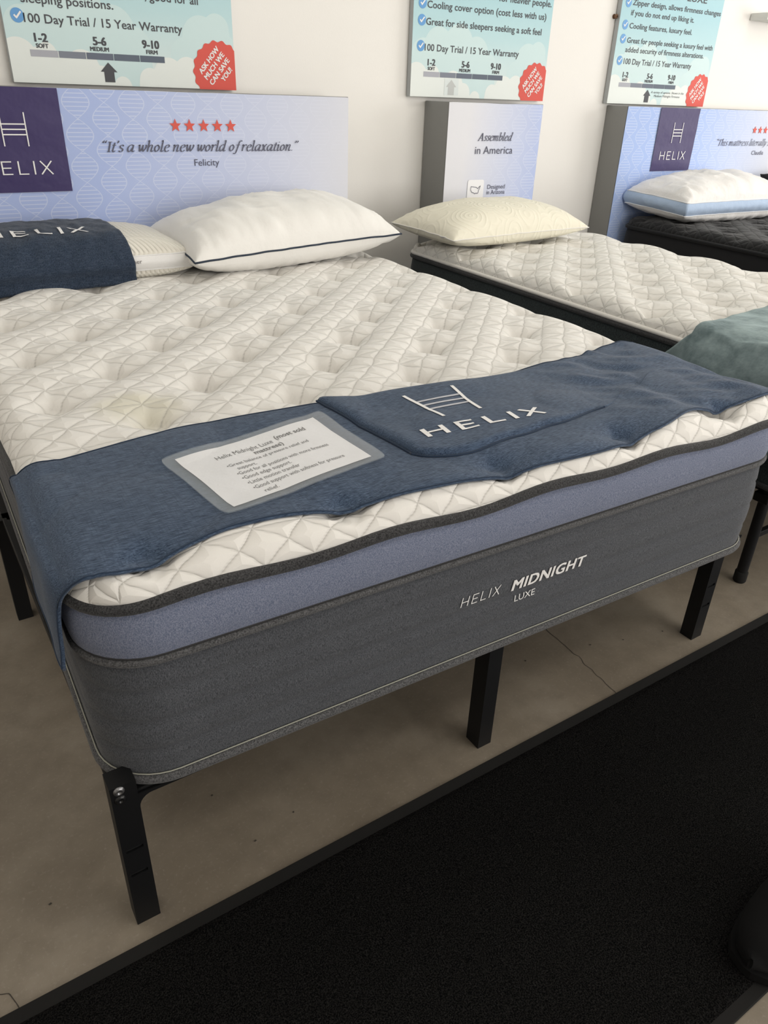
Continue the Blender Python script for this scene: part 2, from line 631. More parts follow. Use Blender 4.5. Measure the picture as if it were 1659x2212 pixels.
# calligraphic serif italic, drawn with a broad nib
_c = {
 'a': (.92, [[(.64, .93), (.38, 1.0), (.1, .66), (.08, .26), (.22, 0), (.42, .16), (.62, .62)], [(.68, 1.0), (.64, .5), (.6, .14), (.7, 0), (.86, .16)]]),
 'b': (.82, [[(-.02, 1.52), (.14, 1.6), (.12, .8), (.12, .1)], [(.12, .58), (.36, .98), (.62, .8), (.6, .35), (.36, 0), (.12, .1)]]),
 'd': (.94, [[(.62, .93), (.38, 1.0), (.1, .66), (.08, .26), (.22, 0), (.42, .16), (.62, .62)], [(.52, 1.54), (.70, 1.62), (.66, .8), (.61, .14), (.7, 0), (.86, .16)]]),
 'e': (.74, [[(.1, .5), (.4, .58), (.6, .78), (.45, 1.0), (.2, .85), (.08, .45), (.2, .05), (.42, 0), (.62, .2)]]),
 'f': (.56, [[(.78, 1.5), (.62, 1.63), (.46, 1.4), (.34, .6), (.22, -.2), (.06, -.43), (-.1, -.32)], [(.1, .96), (.62, .96)]]),
 'h': (.84, [[(0, 1.52), (.15, 1.6), (.13, .8), (.1, 0)], [(.12, .55), (.36, .96), (.57, .9), (.53, .4), (.51, .12), (.6, 0), (.77, .16)]]),
 'i': (.42, [[(0, .85), (.13, 1.0), (.14, .6), (.1, .12), (.2, 0), (.36, .16)], [(.13, 1.36), (.19, 1.42)], [(.13, 1.42), (.19, 1.36)]]),
 'l': (.42, [[(0, 1.52), (.15, 1.6), (.13, .6), (.1, .12), (.2, 0), (.36, .16)]]),
 'm': (1.2, [[(0, .85), (.13, 1.0), (.13, .5), (.1, 0)], [(.12, .5), (.33, .96), (.5, .9), (.47, .5), (.45, 0)], [(.47, .5), (.68, .96), (.88, .9), (.85, .4), (.83, .12), (.92, 0), (1.08, .16)]]),
 'n': (.84, [[(0, .85), (.13, 1.0), (.13, .5), (.1, 0)], [(.12, .5), (.36, .96), (.57, .9), (.53, .4), (.51, .12), (.6, 0), (.77, .16)]]),
 'o': (.78, [[(.38, 1.0), (.14, .75), (.08, .35), (.26, 0), (.52, .25), (.6, .65), (.38, 1.0)]]),
 'r': (.62, [[(0, .85), (.13, 1.0), (.13, .5), (.1, 0)], [(.12, .48), (.3, .9), (.46, 1.0), (.57, .86)]]),
 's': (.62, [[(.52, .8), (.38, 1.0), (.15, .85), (.2, .6), (.45, .4), (.44, .12), (.22, 0), (.03, .16)]]),
 't': (.5, [[(.26, 1.32), (.18, .7), (.13, .18), (.22, 0), (.42, .16)], [(.0, .97), (.44, .97)]]),
 'u': (.86, [[(0, .85), (.13, 1.0), (.12, .4), (.18, .03), (.36, .08), (.6, .5)], [(.66, 1.0), (.62, .5), (.6, .14), (.7, 0), (.86, .16)]]),
 'v': (.72, [[(0, .85), (.13, 1.0), (.2, .5), (.26, .02)], [(.26, .02), (.52, .5), (.58, .88), (.5, 1.0)]]),
 'w': (1.04, [[(0, .85), (.13, 1.0), (.15, .5), (.24, .02)], [(.24, .02), (.44, .45), (.52, 1.0)], [(.51, .95), (.52, .4), (.62, .02)], [(.62, .02), (.86, .5), (.92, .86), (.82, 1.0)]]),
 'x': (.74, [[(0, .88), (.13, 1.0), (.3, .5), (.46, .03), (.64, .12)], [(.64, .95), (.5, .97), (.12, .06), (0, .05)]]),
 'y': (.78, [[(0, .85), (.13, 1.0), (.2, .5), (.3, .02)], [(.6, 1.0), (.48, .5), (.28, -.1), (.08, -.4), (-.08, -.34)]]),
 'I': (.52, [[(.22, 0), (.22, 1.45)], [(.22, 0), (.24, 1.45)], [(.02, .02), (.42, .02)], [(.02, 1.43), (.44, 1.43)]]),
 'T': (.92, [[(.44, 0), (.44, 1.45)], [(.46, 0), (.46, 1.45)], [(.02, 1.15), (.06, 1.43), (.84, 1.43), (.88, 1.15)], [(.24, .02), (.66, .02)]]),
 'A': (1.12, [[(.02, 0), (.52, 1.5)], [(.50, 1.5), (.86, 0)], [(.54, 1.5), (.9, 0)], [(.2, .5), (.74, .5)], [(-.1, .02), (.2, .02)], [(.68, .02), (1.04, .02)]]),
 "'": (.28, [[(.1, 1.6), (.16, 1.46), (.04, 1.26)]]),
 '<': (.6, [[(.18, 1.62), (.04, 1.42), (.12, 1.3)], [(.44, 1.62), (.3, 1.42), (.38, 1.3)]]),
 '>': (.6, [[(.1, 1.6), (.18, 1.46), (.04, 1.26)], [(.36, 1.6), (.44, 1.46), (.3, 1.26)]]),
 '.': (.34, [[(.08, .03), (.15, .1)], [(.08, .1), (.15, .03)]]),
 ' ': (.36, []),
}


def catmull(pts, n=5):
    P = [np.array(p, float) for p in pts]
    if len(P) < 3:
        return P
    P = [2 * P[0] - P[1]] + P + [2 * P[-1] - P[-2]]
    out = []
    for i in range(1, len(P) - 2):
        for j in range(n):
            t = j / n
            a, b, c, d = P[i - 1], P[i], P[i + 1], P[i + 2]
            out.append(.5 * ((2 * b) + (c - a) * t + (2 * a - 5 * b + 4 * c - d) * t * t + (3 * b - a - 3 * c + d) * t ** 3))
    out.append(P[-2])
    return out


def nib_text(parent, s, x0, x1, base, xh, mat, y=-.0012, slant=.22, wt=1.0):
    V, F = [], []
    pen = 0.0
    ns, L3 = 0, []
    nib = np.array([math.cos(R(20)), math.sin(R(20))])
    for ch in s:
        adv, strokes = _c[ch]
        for st in strokes:
            q = catmull(st)
            base_i = len(V)
            ns += 1
            for i, p in enumerate(q):
                L3.extend([ns, ns])
                d = q[min(i + 1, len(q) - 1)] - q[max(i - 1, 0)]
                d = d / (np.linalg.norm(d) + 1e-9)
                wd = (.028 + .060 * abs(d[0] * nib[1] - d[1] * nib[0])) * wt
                n_ = np.array([-d[1], d[0]]) * wd
                V += [p + n_ + (pen, 0), p - n_ + (pen, 0)]
            for i in range(len(q) - 1):
                a = base_i + 2 * i
                F.append((a, a + 1, a + 3, a + 2))
        pen += adv
    V = np.array(V)
    V[:, 0] += V[:, 1] * slant
    a, b = V[:, 0].min(), V[:, 0].max()
    return obj('lettering', [(x0 + (p[0] - a) / (b - a) * (x1 - x0), y - .00004 * l_, base + p[1] * xh) for p, l_ in zip(V, L3)], F, mat, parent)


# ================================================================== SETTING
X0, X1, Y0, Y1, ZC = -2.6, 6.6, -3.5, 3.08, 3.0
v, f = box_vf(X0 - .1, X1 + .1, Y0 - .1, Y1 + .1, -.12, 0)
floor = struct('floor', v, f, MT['floor'])
tag(floor, 'brown grey concrete floor')
v, f = box_vf(X0 - .1, X1 + .1, Y1, Y1 + .1, 0, ZC)
wall_back = struct('wall_back', v, f, MT['wall'])
v, f = box_vf(X0 - .1, X0, Y0, Y1, 0, ZC)
struct('wall_left', v, f, MT['wall'])
v, f = join_vf([box_vf(X1, X1 + .1, Y0, -.7, 0, ZC), box_vf(X1, X1 + .1, 1.9, Y1, 0, ZC), box_vf(X1, X1 + .1, -.7, 1.9, 0, .6), box_vf(X1, X1 + .1, -.7, 1.9, 2.6, ZC)])
struct('wall_right', v, f, MT['wall'])
# front wall with the shop window opening
WX0, WX1, WZ0, WZ1 = 1.3, 5.9, .4, 2.7
v, f = join_vf([box_vf(X0 - .1, WX0, Y0 - .1, Y0, 0, ZC), box_vf(WX1, X1 + .1, Y0 - .1, Y0, 0, ZC),
                box_vf(WX0, WX1, Y0 - .1, Y0, 0, WZ0), box_vf(WX0, WX1, Y0 - .1, Y0, WZ1, ZC)])
struct('wall_front', v, f, MT['wall'])
v, f = box_vf(X0 - .1, X1 + .1, Y0 - .1, Y1 + .1, ZC, ZC + .1)
struct('ceiling', v, f, MT['ceiling'])


# floor cracks (thin dark ribbons, part of the floor)
def crack(pts, wd):
    V, F = [], []
    q = []
    for i in range(len(pts) - 1):
        a, b = np.array(pts[i]), np.array(pts[i + 1])
        for j in range(14):
            t = j / 14
            p = a * (1 - t) + b * t
            q.append(p + np.array([nz(p[0] * 40, p[1] * 40, 1), nz(p[0] * 40, p[1] * 40, 5)]) * .008)
    q.append(np.array(pts[-1]))
    for i, p in enumerate(q):
        d = q[min(i + 1, len(q) - 1)] - q[max(i - 1, 0)]
        d = d / np.linalg.norm(d)
        n_ = np.array([-d[1], d[0]]) * wd * (.6 + .5 * abs(nz(i * .9, 3.3)))
        V += [(p[0] + n_[0], p[1] + n_[1], .0006), (p[0] - n_[0], p[1] - n_[1], .0006)]
    F = [(2 * i, 2 * i + 1, 2 * i + 3, 2 * i + 2) for i in range(len(q) - 1)]
    return obj('crack', V, F, MT['crack'], floor)


crack([(1.30, 1.6), (1.257, 1.077), (1.245, .93), (1.228, .79)], .0011)
crack([(-.135, .86), (-.105, .83), (-.09, .79)], .001)
# small bits of grit on the floor
for gx, gy in ((.30, 1.02), (.42, .90), (.14, 1.28), (1.12, 1.0), (1.31, .96), (1.40, .93), (.33, .88), (-.02, .95), (1.52, .90)):
    o = obj('grit', [(gx + .004 * math.cos(a) * random.uniform(.4, 1), gy + .002 * math.sin(a), .0005 + (.001 if i % 2 else 0)) for i, a in enumerate([x * 1.05 for x in range(6)])],
            [(0, 1, 2, 3, 4, 5)], MT['crack'], floor)

# ================================================================== FLOOR MAT
mat = empty('floor_mat', (0.9, .5, 0), 0, 'black carpet runner mat with rubber border along the bed foot', 'mat')
MX0, MX1, MY0, MY1 = -2.2, 1.75, -.30, .30
v, f = box_vf(MX0, MX1, MY0, MY1, .0, .004)
bevel_obj('rubber_border', (v, f), MT['rubber'], mat, .002, 1)
nx_, ny_ = 260, 52
xs = np.linspace(MX0 + .045, MX1 - .045, nx_)
ys = np.linspace(MY0 + .018, MY1 - .024, ny_)
V = []
for i, x in enumerate(xs):
    for j, y in enumerate(ys):
        e = 0 if i in (0, nx_ - 1) or j in (0, ny_ - 1) else 1
        V.append((x, y, .0035 + e * (.004 + .0012 * nz(x * 60, y * 60))))
obj('pile', V, grid_faces(nx_, ny_), MT['mat_pile'], mat, True)


# ================================================================== MATTRESSES
def rrect(w_, y0, y1, r, nseg=10, ns=40):
    """closed outline of a rounded rectangle, counter-clockwise from front left"""
    pts = []
    cs = [(-w_ / 2 + r, y0 + r, 180), (w_ / 2 - r, y0 + r, 270), (w_ / 2 - r, y1 - r, 0), (-w_ / 2 + r, y1 - r, 90)]
    for n_, (cx, cy, a0) in enumerate(cs):
        for i in range(nseg + 1):
            a = R(a0 + 90 * i / nseg)
            pts.append((cx + r * math.cos(a), cy + r * math.sin(a)))
        nxt = cs[(n_ + 1) % 4]
        a = R(a0 + 90)
        ex, ey = cx + r * math.cos(a), cy + r * math.sin(a)
        fx, fy = nxt[0] + r * math.cos(a), nxt[1] + r * math.sin(a)
        for i in range(1, ns):
            t = i / ns
            pts.append((ex + (fx - ex) * t, ey + (fy - ey) * t))
    return pts


def side_panel(name, outline_fn, levels, mat, parent):
    """loft of outlines at (z, outward offset) levels"""
    V = []
    rings = [outline_fn(o_) for z, o_ in levels]
    n = len(rings[0])
    for (z, o_), rg in zip(levels, rings):
        V += [(p[0], p[1], z) for p in rg]
    F = []
    for i in range(len(levels) - 1):
        for j in range(n):
            F.append((i * n + j, i * n + (j + 1) % n, (i + 1) * n + (j + 1) % n, (i + 1) * n + j))
    return obj(name, V, F, mat, parent, True)


def weave(a, b, gap=.80):
    """height 0..1 of two sets of padded bands plaited over and under; pockets at whole a, b"""
    fa = a - np.floor(a) - .5
    fb = b - np.floor(b) - .5
    ka = np.floor(a)
    kb = np.floor(b)
    def prof(x, hw, p, e):
        return np.clip(1 - (np.abs(x) / hw) ** p, 0, 1) ** e
    # long ridges along a; lower cross bands along b slip under them
    pin = .028 * np.cos(2 * np.pi * a)
    ha = prof(fb, .415 - pin, 2.6, .5) * (.95 - .05 * np.cos(2 * np.pi * a))
    hb = prof(fa, .405, 2.8, .5) * (.79 + .09 * np.cos(2 * np.pi * b))
    pk = .10 * np.clip(1 - (2.2 * (.5 - np.abs(fa))) ** 2, 0, 1) * np.clip(1 - (2.2 * (.5 - np.abs(fb))) ** 2, 0, 1)
    kk = 26.0
    return np.log(np.exp(kk * ha) + np.exp(kk * hb) + np.exp(kk * pk)) / kk


def edge_coords(L, step, fine=.004, nf=14, D=.08):
    """grid positions along 0..L, dense near both ends"""
    e = D * (1 - np.cos(np.linspace(0, np.pi / 2, nf)))
    n = max(2, int((L - 2 * D) / step))
    mid = np.linspace(D, L - D, n)
    return np.concatenate([e[:-1], mid, (L - e[::-1])[1:]])


class Top:
    """quilted panel: edge profile and plaited relief"""
    def __init__(s, W, L, zedge, ztop, r, amp, ox, oy, D=.08, px=.152, py=.162, swap=False):
        s.swap = swap
        s.W, s.L, s.ze, s.zt, s.r, s.amp, s.ox, s.oy, s.D, s.px, s.py = W, L, zedge, ztop, r, amp, ox, oy, D, px, py

    def ab(s, x, y):
        u = (x - s.ox) / s.px
        v = (y - s.oy) / s.py
        return (u + v) / 2, (v - u) / 2

    def d(s, x, y):
        return np.minimum(np.minimum(x + s.W / 2, s.W / 2 - x), np.minimum(y, s.L - y))

    def base(s, x, y):
        t = np.clip(s.d(x, y) / s.D, 0, 1)
        return s.ze + (s.zt - s.ze) * np.sqrt(np.clip(1 - (1 - t) ** 2.2, 0, 1))

    def height(s, X, Y):
        a, b = s.ab(X, Y)
        dd = s.d(X, Y)
        fade = np.clip(dd / (s.D * 1.1), 0, 1) ** .8 * (1 + .25 * np.sin(X * 3.1 + Y * 2.3))
        wv = weave(b, a) if s.swap else weave(a, b)
        return s.base(X, Y) + s.amp * (wv - 1) * fade

    def build(s, name, mat, parent, step=.0065):
        xs = edge_coords(s.W, step, D=s.D) - s.W / 2
        ys = edge_coords(s.L, step, D=s.D)
        X, Y = np.meshgrid(xs, ys, indexing='ij')
        Z = s.height(X, Y)
        # round the corners in plan
        r = s.r
        cx = np.where(X < 0, -s.W / 2 + r, s.W / 2 - r)
        cy = np.where(Y < s.L / 2, r, s.L - r)
        lx = (X - cx) / r
        ly = (Y - cy) / r
        inc = ((lx * np.sign(X) > 0) & (ly * np.sign(Y - s.L / 2) > 0))
        mx = np.maximum(np.abs(lx), np.abs(ly))
        hy = np.hypot(lx, ly) + 1e-9
        sc = np.where(inc, mx / hy, 1.0)
        X2 = np.where(inc, cx + lx * sc * r, X)
        Y2 = np.where(inc, cy + ly * sc * r, Y)
        V = np.stack([X2, Y2, Z], -1).reshape(-1, 3)
        dz = (s.zt - s.base(X, Y)) * .9
        dl, dr, df, db = X + s.W / 2, s.W / 2 - X, Y, s.L - Y
        XE = X + np.where(dr < dl, 1, -1) * dz * (np.minimum(dl, dr) < s.D)
        YE = Y + np.where(db < df, 1, -1) * dz * (np.minimum(df, db) < s.D)
        a, b = s.ab(XE, YE)
        UV = np.stack([a, b], -1).reshape(-1, 2)
        return obj(name, V, grid_faces(len(xs), len(ys)), mat, parent, True, UV)


# ---- main mattress
RZ1 = R(-1.5)
LOC1 = (.865, .815, 0)
W1, L1 = 1.525, 2.03
m1 = empty('mattress', LOC1, RZ1, 'large mattress with cream quilted top, blue band and charcoal sides in front', 'mattress', None)
ol = lambda o_: rrect(W1 + 2 * o_, -o_, L1 + o_, .10 + o_)
gv = []
for i in range(25):
    t = i / 24
    z = .312 + t * (.533 - .312)
    o_ = .000 + .006 * math.sin(math.pi * t)
    for q in (.25, .5, .75):
        o_ -= .005 * math.exp(-((t - q) / .022) ** 2)
    gv.append((z, o_))
side_panel('side_panel', ol, gv, MT['grey'], m1)
side_panel('blue_band', ol, [(.535, .000), (.548, .006), (.575, .010), (.605, .009), (.622, .004), (.63, -.002)], MT['blue'], m1)
v, f = tube_vf([(p[0], p[1], .537) for p in ol(.004)], .0062, 8, True)
obj('lower_piping', v, f, MT['grey_pipe'], m1, True)
v, f = tube_vf([(p[0], p[1], .5455) for p in ol(.0045)], .0022, 5, True)
obj('piping_seam', v, f, MT['stitch_dark'], m1, True)


def wavy(p):
    return .004 * math.sin(p[0] * 20.2 + 1.0) * math.cos(p[1] * 19.2) + .003 * nz(p[0] * 3, p[1] * 3)


v, f = tube_vf([(p[0], p[1], .634 + wavy(p)) for p in ol(.007)], .0095, 10, True)
obj('upper_piping', v, f, MT['dark_pipe'], m1, True)
v, f = tube_vf([(p[0], p[1], .309) for p in ol(.002)], .0085, 8, True)
obj('bottom_piping', v, f, MT['grey_pipe'], m1, True)
v, f = tube_vf([(p[0], p[1], .3195) for p in ol(.0035)], .0012, 5, True)
obj('bottom_thread', v, f, MT['thread'], m1, True)
rg = ol(-.002)
obj('underside', [(p[0], p[1], .305) for p in rg], [tuple(range(len(rg) - 1, -1, -1))], MT['grey_pipe'], m1)
top1 = Top(W1 + .016, L1 + .010, .632, .681, .10, .041, .377 - .865 - .020, 1.376 - .815 - .030, D=.062)
q1 = top1.build('quilted_top', MT['quilt'], m1, .0068)
q1.location = (0, -.007, 0)


def face_text(parent, s, x0, x1, base, cap, y, **kw):
    return wall_text(parent, s, x0, x1, base, cap, MT['white_ink'], y=y, **kw)


def front_y(z):
    t = (z - .312) / .221
    return -(.006 * math.sin(math.pi * t)) - .0018


hb_, hw_ = helix_bars(.085)
sc_ = .0195
letters_obj(hb_, MT['white_ink'], m1, lambda p: (.724 - .865 - .005 + p[0] / hw_ * .088 + p[1] * sc_ * .22, front_y(.4375 + p[1] * sc_), .4375 + p[1] * sc_))
p_, f_ = fat_text('MIDNIGHT', .836 - .865, 1.026 - .865, .4335, .0225, .0012, shear=.22, spacing=1.08)
obj('lettering', [(a, front_y(b) - .0001 * d_, b) for a, b, d_ in p_], f_, MT['white_ink'], m1)
p_, f_ = fit_text('LUXE', .848 - .865, .898 - .865, .4055, .0145)
obj('lettering', [(a, front_y(b), b) for a, b in p_], f_, MT['white_ink'], m1)

# ---- second mattress
RZ2 = R(-2.4)
LOC2 = (2.34, .82, 0)
W2, L2 = .965, 1.93
m2 = empty('mattress', LOC2, RZ2, 'narrow mattress with cream quilted top and dark slate sides behind the blue runner', 'mattress')
ol2 = lambda o_: rrect(W2 + 2 * o_, -o_, L2 + o_, .07 + o_, 6, 12)
side_panel('side_panel', ol2, [(.335, 0), (.40, .006), (.5, .008), (.58, .006), (.622, .0)], MT['green'], m2)
v, f = tube_vf([(p[0], p[1], .628) for p in ol2(.004)], .0085, 8, True)
obj('upper_piping', v, f, MT['dark_pipe'], m2, True)
v, f = tube_vf([(p[0], p[1], .642) for p in ol2(.002)], .0075, 8, True)
obj('cream_piping', v, f, MT['quilt_edge'], m2, True)
v, f = tube_vf([(p[0], p[1], .338) for p in ol2(.002)], .008, 8, True)
obj('bottom_piping', v, f, MT['dark_pipe'], m2, True)
rg = ol2(-.002)
obj('underside', [(p[0], p[1], .333) for p in rg], [tuple(range(len(rg) - 1, -1, -1))], MT['green'], m2)
top2 = Top(W2, L2, .640, .694, .07, .064, .02, .13, D=.05, px=.150, py=.158, swap=True)
top2.build('quilted_top', MT['quilt_b'], m2, .0085)

# ---- third mattress (black)
RZ3 = R(-4.0)
LOC3 = (4.07, .84, 0)
W3, L3 = 1.50, 2.02
m3 = empty('mattress', LOC3, RZ3, 'black quilted mattress under the white and blue pillow at the right', 'mattress')
ol3 = lambda o_: rrect(W3 + 2 * o_, -o_, L3 + o_, .08 + o_, 6, 12)
side_panel('side_panel', ol3, [(.30, 0), (.38, .006), (.5, .008), (.60, .006), (.642, .0)], MT['black_side'], m3)
v, f = tube_vf([(p[0], p[1], .646) for p in ol3(.005)], .009, 8, True)
obj('upper_piping', v, f, MT['black_side'], m3, True)
top3 = Top(W3, L3, .655, .70, .08, .030, .1, .1, D=.06, px=.14, py=.15)
top3.build('quilted_top', MT['quilt_k'], m3, .012)
rg = ol3(-.002)
obj('underside', [(p[0], p[1], .30) for p in rg], [tuple(range(len(rg) - 1, -1, -1))], MT['black_side'], m3)
for tx, ty in ((-.735, 1.70), (-.735, 1.42), (-.735, 1.13), (-.66, 1.08), (-.735, .9)):
    o = obj('lint', [(tx, ty, .672), (tx + .008, ty + .003, .676), (tx + .006, ty + .007, .674)], [(0, 1, 2)], MT['white_cord'], m3)

# ================================================================== BED FRAMES
fr = empty('platform_bed', (0.85, .836, 0), 0, 'black steel platform bed frame under the large charcoal mattress', 'bed')


def leg_plate(lx, ly, parent, wx=.035, dy=.036, slots=((.183, .0), (.125, .0)), flare=True, top=.296):
    """square-section steel leg with two slots cut in the front sheet; lx = left edge"""
    th = .003
    hs = .0075
    zs = [0.0]
    for sz, _ in sorted(slots):
        zs += [sz - hs / 2, sz + hs / 2]
    zs.append(top)
    xs = [0, .006, wx - .006, wx]
    parts = []
    for a in range(len(zs) - 1):
        hole = any(zs[a] > s_ - hs and zs[a + 1] < s_ + hs for s_, _ in slots)
        for b in range(3):
            if hole and b == 1:
                continue
            parts.append(box_vf(lx + xs[b], lx + xs[b + 1], ly, ly + th, zs[a], zs[a + 1]))
    parts.append(box_vf(lx, lx + th, ly + th, ly + dy, 0, top))
    parts.append(box_vf(lx + wx - th, lx + wx, ly + th, ly + dy, 0, top))
    parts.append(box_vf(lx + th, lx + wx - th, ly + dy - th, ly + dy, 0, top))
    parts.append(box_vf(lx + th, lx + wx - th, ly + th, ly + dy - th, top - .004, top))
    if flare:
        n = 6
        cx, cz = lx + wx + .022, .268
        arc = [(cx + .022 * math.cos(R(180 - 90 * i / n)), cz + .022 * math.sin(R(180 - 90 * i / n))) for i in range(n + 1)]
        prof = [(lx + wx, .296)] + arc + [(cx + .03, .290), (cx + .03, .296)]
        V = [(p[0], ly, p[1]) for p in prof] + [(p[0], ly + th, p[1]) for p in prof]
        m_ = len(prof)
        F = [tuple(range(m_)), tuple(range(2 * m_ - 1, m_ - 1, -1))] + [(i, (i + 1) % m_, m_ + (i + 1) % m_, m_ + i) for i in range(m_)]
        parts.append((V, F))
    V, F = join_vf(parts)
    o = obj('leg', V, F, MT['black_metal'], parent)
    if slots:
        for sz, _ in slots:
            vv, ff = box_vf(lx + .0055, lx + wx - .0055, ly + .0045, ly + .006, sz - hs * .7, sz + hs * .7)
            obj('slot', vv, ff, MT['slot'], o)
    vv, ff = box_vf(lx + .0005, lx + wx - .0005, ly + .0005, ly + dy - .0005, -.0, .008)
    obj('foot_cap', vv, ff, MT['bolt_black'], o)
    return o


LXS = (.0995 - .85, .833 - .85, 1.556 - .85)
l_front = leg_plate(LXS[0] - .004, -.001, fr, wx=.039, top=.327)
leg_plate(LXS[1], .002, fr, wx=.036, dy=.04, slots=(), flare=False)
leg_plate(LXS[2], .0, fr, wx=.040, slots=((.168, 0), (.107, 0)))
for yy in (.97, 1.92):
    for i, lx_ in enumerate(LXS):
        leg_plate(lx_ - (.018 if i == 0 else 0), yy, fr, wx=.036, slots=(), flare=False)
# two bolts on the corner leg
for bz, mm_, r_ in ((.318, MT['bolt'], .0085), (.300, MT['bolt_black'], .0085)):
    V, F = [], []
    n = 16
    cx = LXS[0] + .009
    for yy, rr_ in ((0, r_), (-.002, r_), (-.0045, r_ * .7), (-.005, r_ * .35), (-.003, r_ * .3), (-.003, 0.0001)):
        V += [(cx + rr_ * math.cos(2 * math.pi * i / n), yy, bz + rr_ * math.sin(2 * math.pi * i / n)) for i in range(n)]
    F = grid_faces(6, n) + [(i * n + n - 1, (i + 1) * n + n - 1, (i + 1) * n, i * n) for i in range(5)]
    obj('bolt', V, F, mm_, l_front, True)
# rails and slats
def rail(a, b, nm='rail'):
    vv, ff = box_vf(*a, *b)
    return bevel_obj(nm, (vv, ff), MT['black_metal'], fr, .002, 1)


for yy in (.004, .972, 1.922):
    v, f = box_vf(LXS[0], LXS[2] + .036, yy, yy + .03, .282, .300)
    bevel_obj('rail', (v, f), MT['black_metal'], fr, .002, 1)
for lx_ in LXS:
    v, f = box_vf(lx_ + .002, lx_ + .032, .035, 1.95, .282, .300)
    bevel_obj('rail', (v, f), MT['black_metal'], fr, .002, 1)
for i in range(9):
    yy = .16 + i * .2
    v, f = box_vf(LXS[0] + .01, LXS[2] + .02, yy, yy + .022, .288, .300)
    bevel_obj('slat', (v, f), MT['black_metal'], fr, .002, 1)

fr2 = empty('platform_bed', (2.34, .92, 0), 0, 'black steel bed frame with round legs under the narrow slate-sided mattress', 'bed')


def round_leg(x, y, parent):
    v, f = tube_vf([(x, y, .012), (x, y, .31)], .0155, 14)
    o = obj('leg', v, f, MT['black_metal'], parent, True)
    o.data.set_sharp_from_angle(angle=R(50))
    v, f = tube_vf([(x, y, 0.0), (x, y, .004), (x, y, .034), (x, y, .036)], lambda i: (.016, .0185, .0185, .0165)[i], 14)
    o2 = obj('foot_cap', v, f, MT['rubber'], o, True)
    o2.data.set_sharp_from_angle(angle=R(50))
    return o


for yy in (.022, .95, 1.75):
    for xx in (-.42, .42):
        round_leg(xx, yy, fr2)
for xx in (-.42, .42):
    v, f = box_vf(xx - .014, xx + .014, -.02, 1.80, .300, .329)
    bevel_obj('rail', (v, f), MT['black_metal'], fr2, .002, 1)
for yy in (-.005, .95, 1.75):
    v, f = box_vf(-.44, .44, yy, yy + .028, .298, .329)
    bevel_obj('rail', (v, f), MT['black_metal'], fr2, .002, 1)
    v, f = box_vf(-.41, .41, yy + .018, yy + .034, .150, .168)
    bevel_obj('brace', (v, f), MT['black_metal'], fr2, .0015, 1)
for xx in (-.42, .42):
    v, f = box_vf(xx - .026, xx + .026, .0, .044, .272, .30)
    bevel_obj('bracket', (v, f), MT['black_metal'], fr2, .002, 1)

fr3 = empty('platform_bed', (4.13, .9, 0), R(-4), 'black bed frame under the black quilted mattress at the right', 'bed')
for yy in (.03, .95, 1.85):
    for xx in (-.68, 0, .68):
        v, f = box_vf(xx - .018, xx + .018, yy - .018, yy + .018, 0, .27)
        bevel_obj('leg', (v, f), MT['black_metal'], fr3, .002, 1)
    v, f = box_vf(-.7, .7, yy - .015, yy + .015, .268, .298)
    bevel_obj('rail', (v, f), MT['black_metal'], fr3, .002, 1)
for xx in (-.68, .68):
    v, f = box_vf(xx - .015, xx + .015, 0, 1.9, .268, .298)
    bevel_obj('rail', (v, f), MT['black_metal'], fr3, .002, 1)

# ================================================================== BLUE BED RUNNER
run = empty('bed_runner', LOC1, RZ1, 'blue woven bed runner with white logo across the foot of the large mattress', 'bed runner')
CS = [(-.797, .548), (-.796, .575), (-.794, .605), (-.789, .632), (-.776, .655), (-.752, .671), (-.715, .6795), (-.66, .683), (-.4, .684),
      (0, .684), (.4, .684), (.66, .684), (.715, .680), (.75, .671), (.774, .655), (.787, .632), (.793, .60), (.796, .57), (.798, .535)]
cs_pts = np.array(catmull(CS, 12))
seg = np.concatenate([[0], np.cumsum(np.hypot(*np.diff(cs_pts, axis=0).T))])
SL = seg[-1]


def cs_at(s_):
    return np.interp(s_, seg, cs_pts[:, 0]), np.interp(s_, seg, cs_pts[:, 1])


S_OF_X0 = np.interp(0, cs_pts[60:-60, 0], seg[60:-60])     # arc length where lx = 0
FE = np.array([(-.80, .048), (-.775, .026), (-.70, .024), (-.53, .048), (-.14, .017), (.13, .004), (.33, .022), (.49, .052), (.68, .036), (.80, .03)])
BE = np.array([(-.80, .412), (-.76, .405), (-.70, .398), (-.46, .436), (-.20, .424), (.15, .388), (.40, .412), (.70, .468), (.80, .46)])


def run_z(lx, ly, z):
    """soft undulation of the runner over the quilting"""
    t = .0035 * math.sin(lx * 10.3 + ly * 9.7) * math.sin(ly * 9.7 * 1.1 - lx * 8 + .6)
    k_ = max(0, min(1, (lx - .28) / .18))
    t += k_ * (.0095 * nz(lx * 7 + ly * 9, ly * 5 - lx * 9, 4.0) + .007 * nz(lx * 15, ly * 26 + lx * 12, 9.0))
    return z + t + .002 * nz(lx * 12, ly * 12, 2.2)


def smooth_interp(x, tab):
    x = max(tab[0, 0], min(tab[-1, 0], x))
    i = int(np.clip(np.searchsorted(tab[:, 0], x) - 1, 0, len(tab) - 2))
    t = (x - tab[i, 0]) / (tab[i + 1, 0] - tab[i, 0])
    t = t * t * (3 - 2 * t)
    return tab[i, 1] * (1 - t) + tab[i + 1, 1] * t


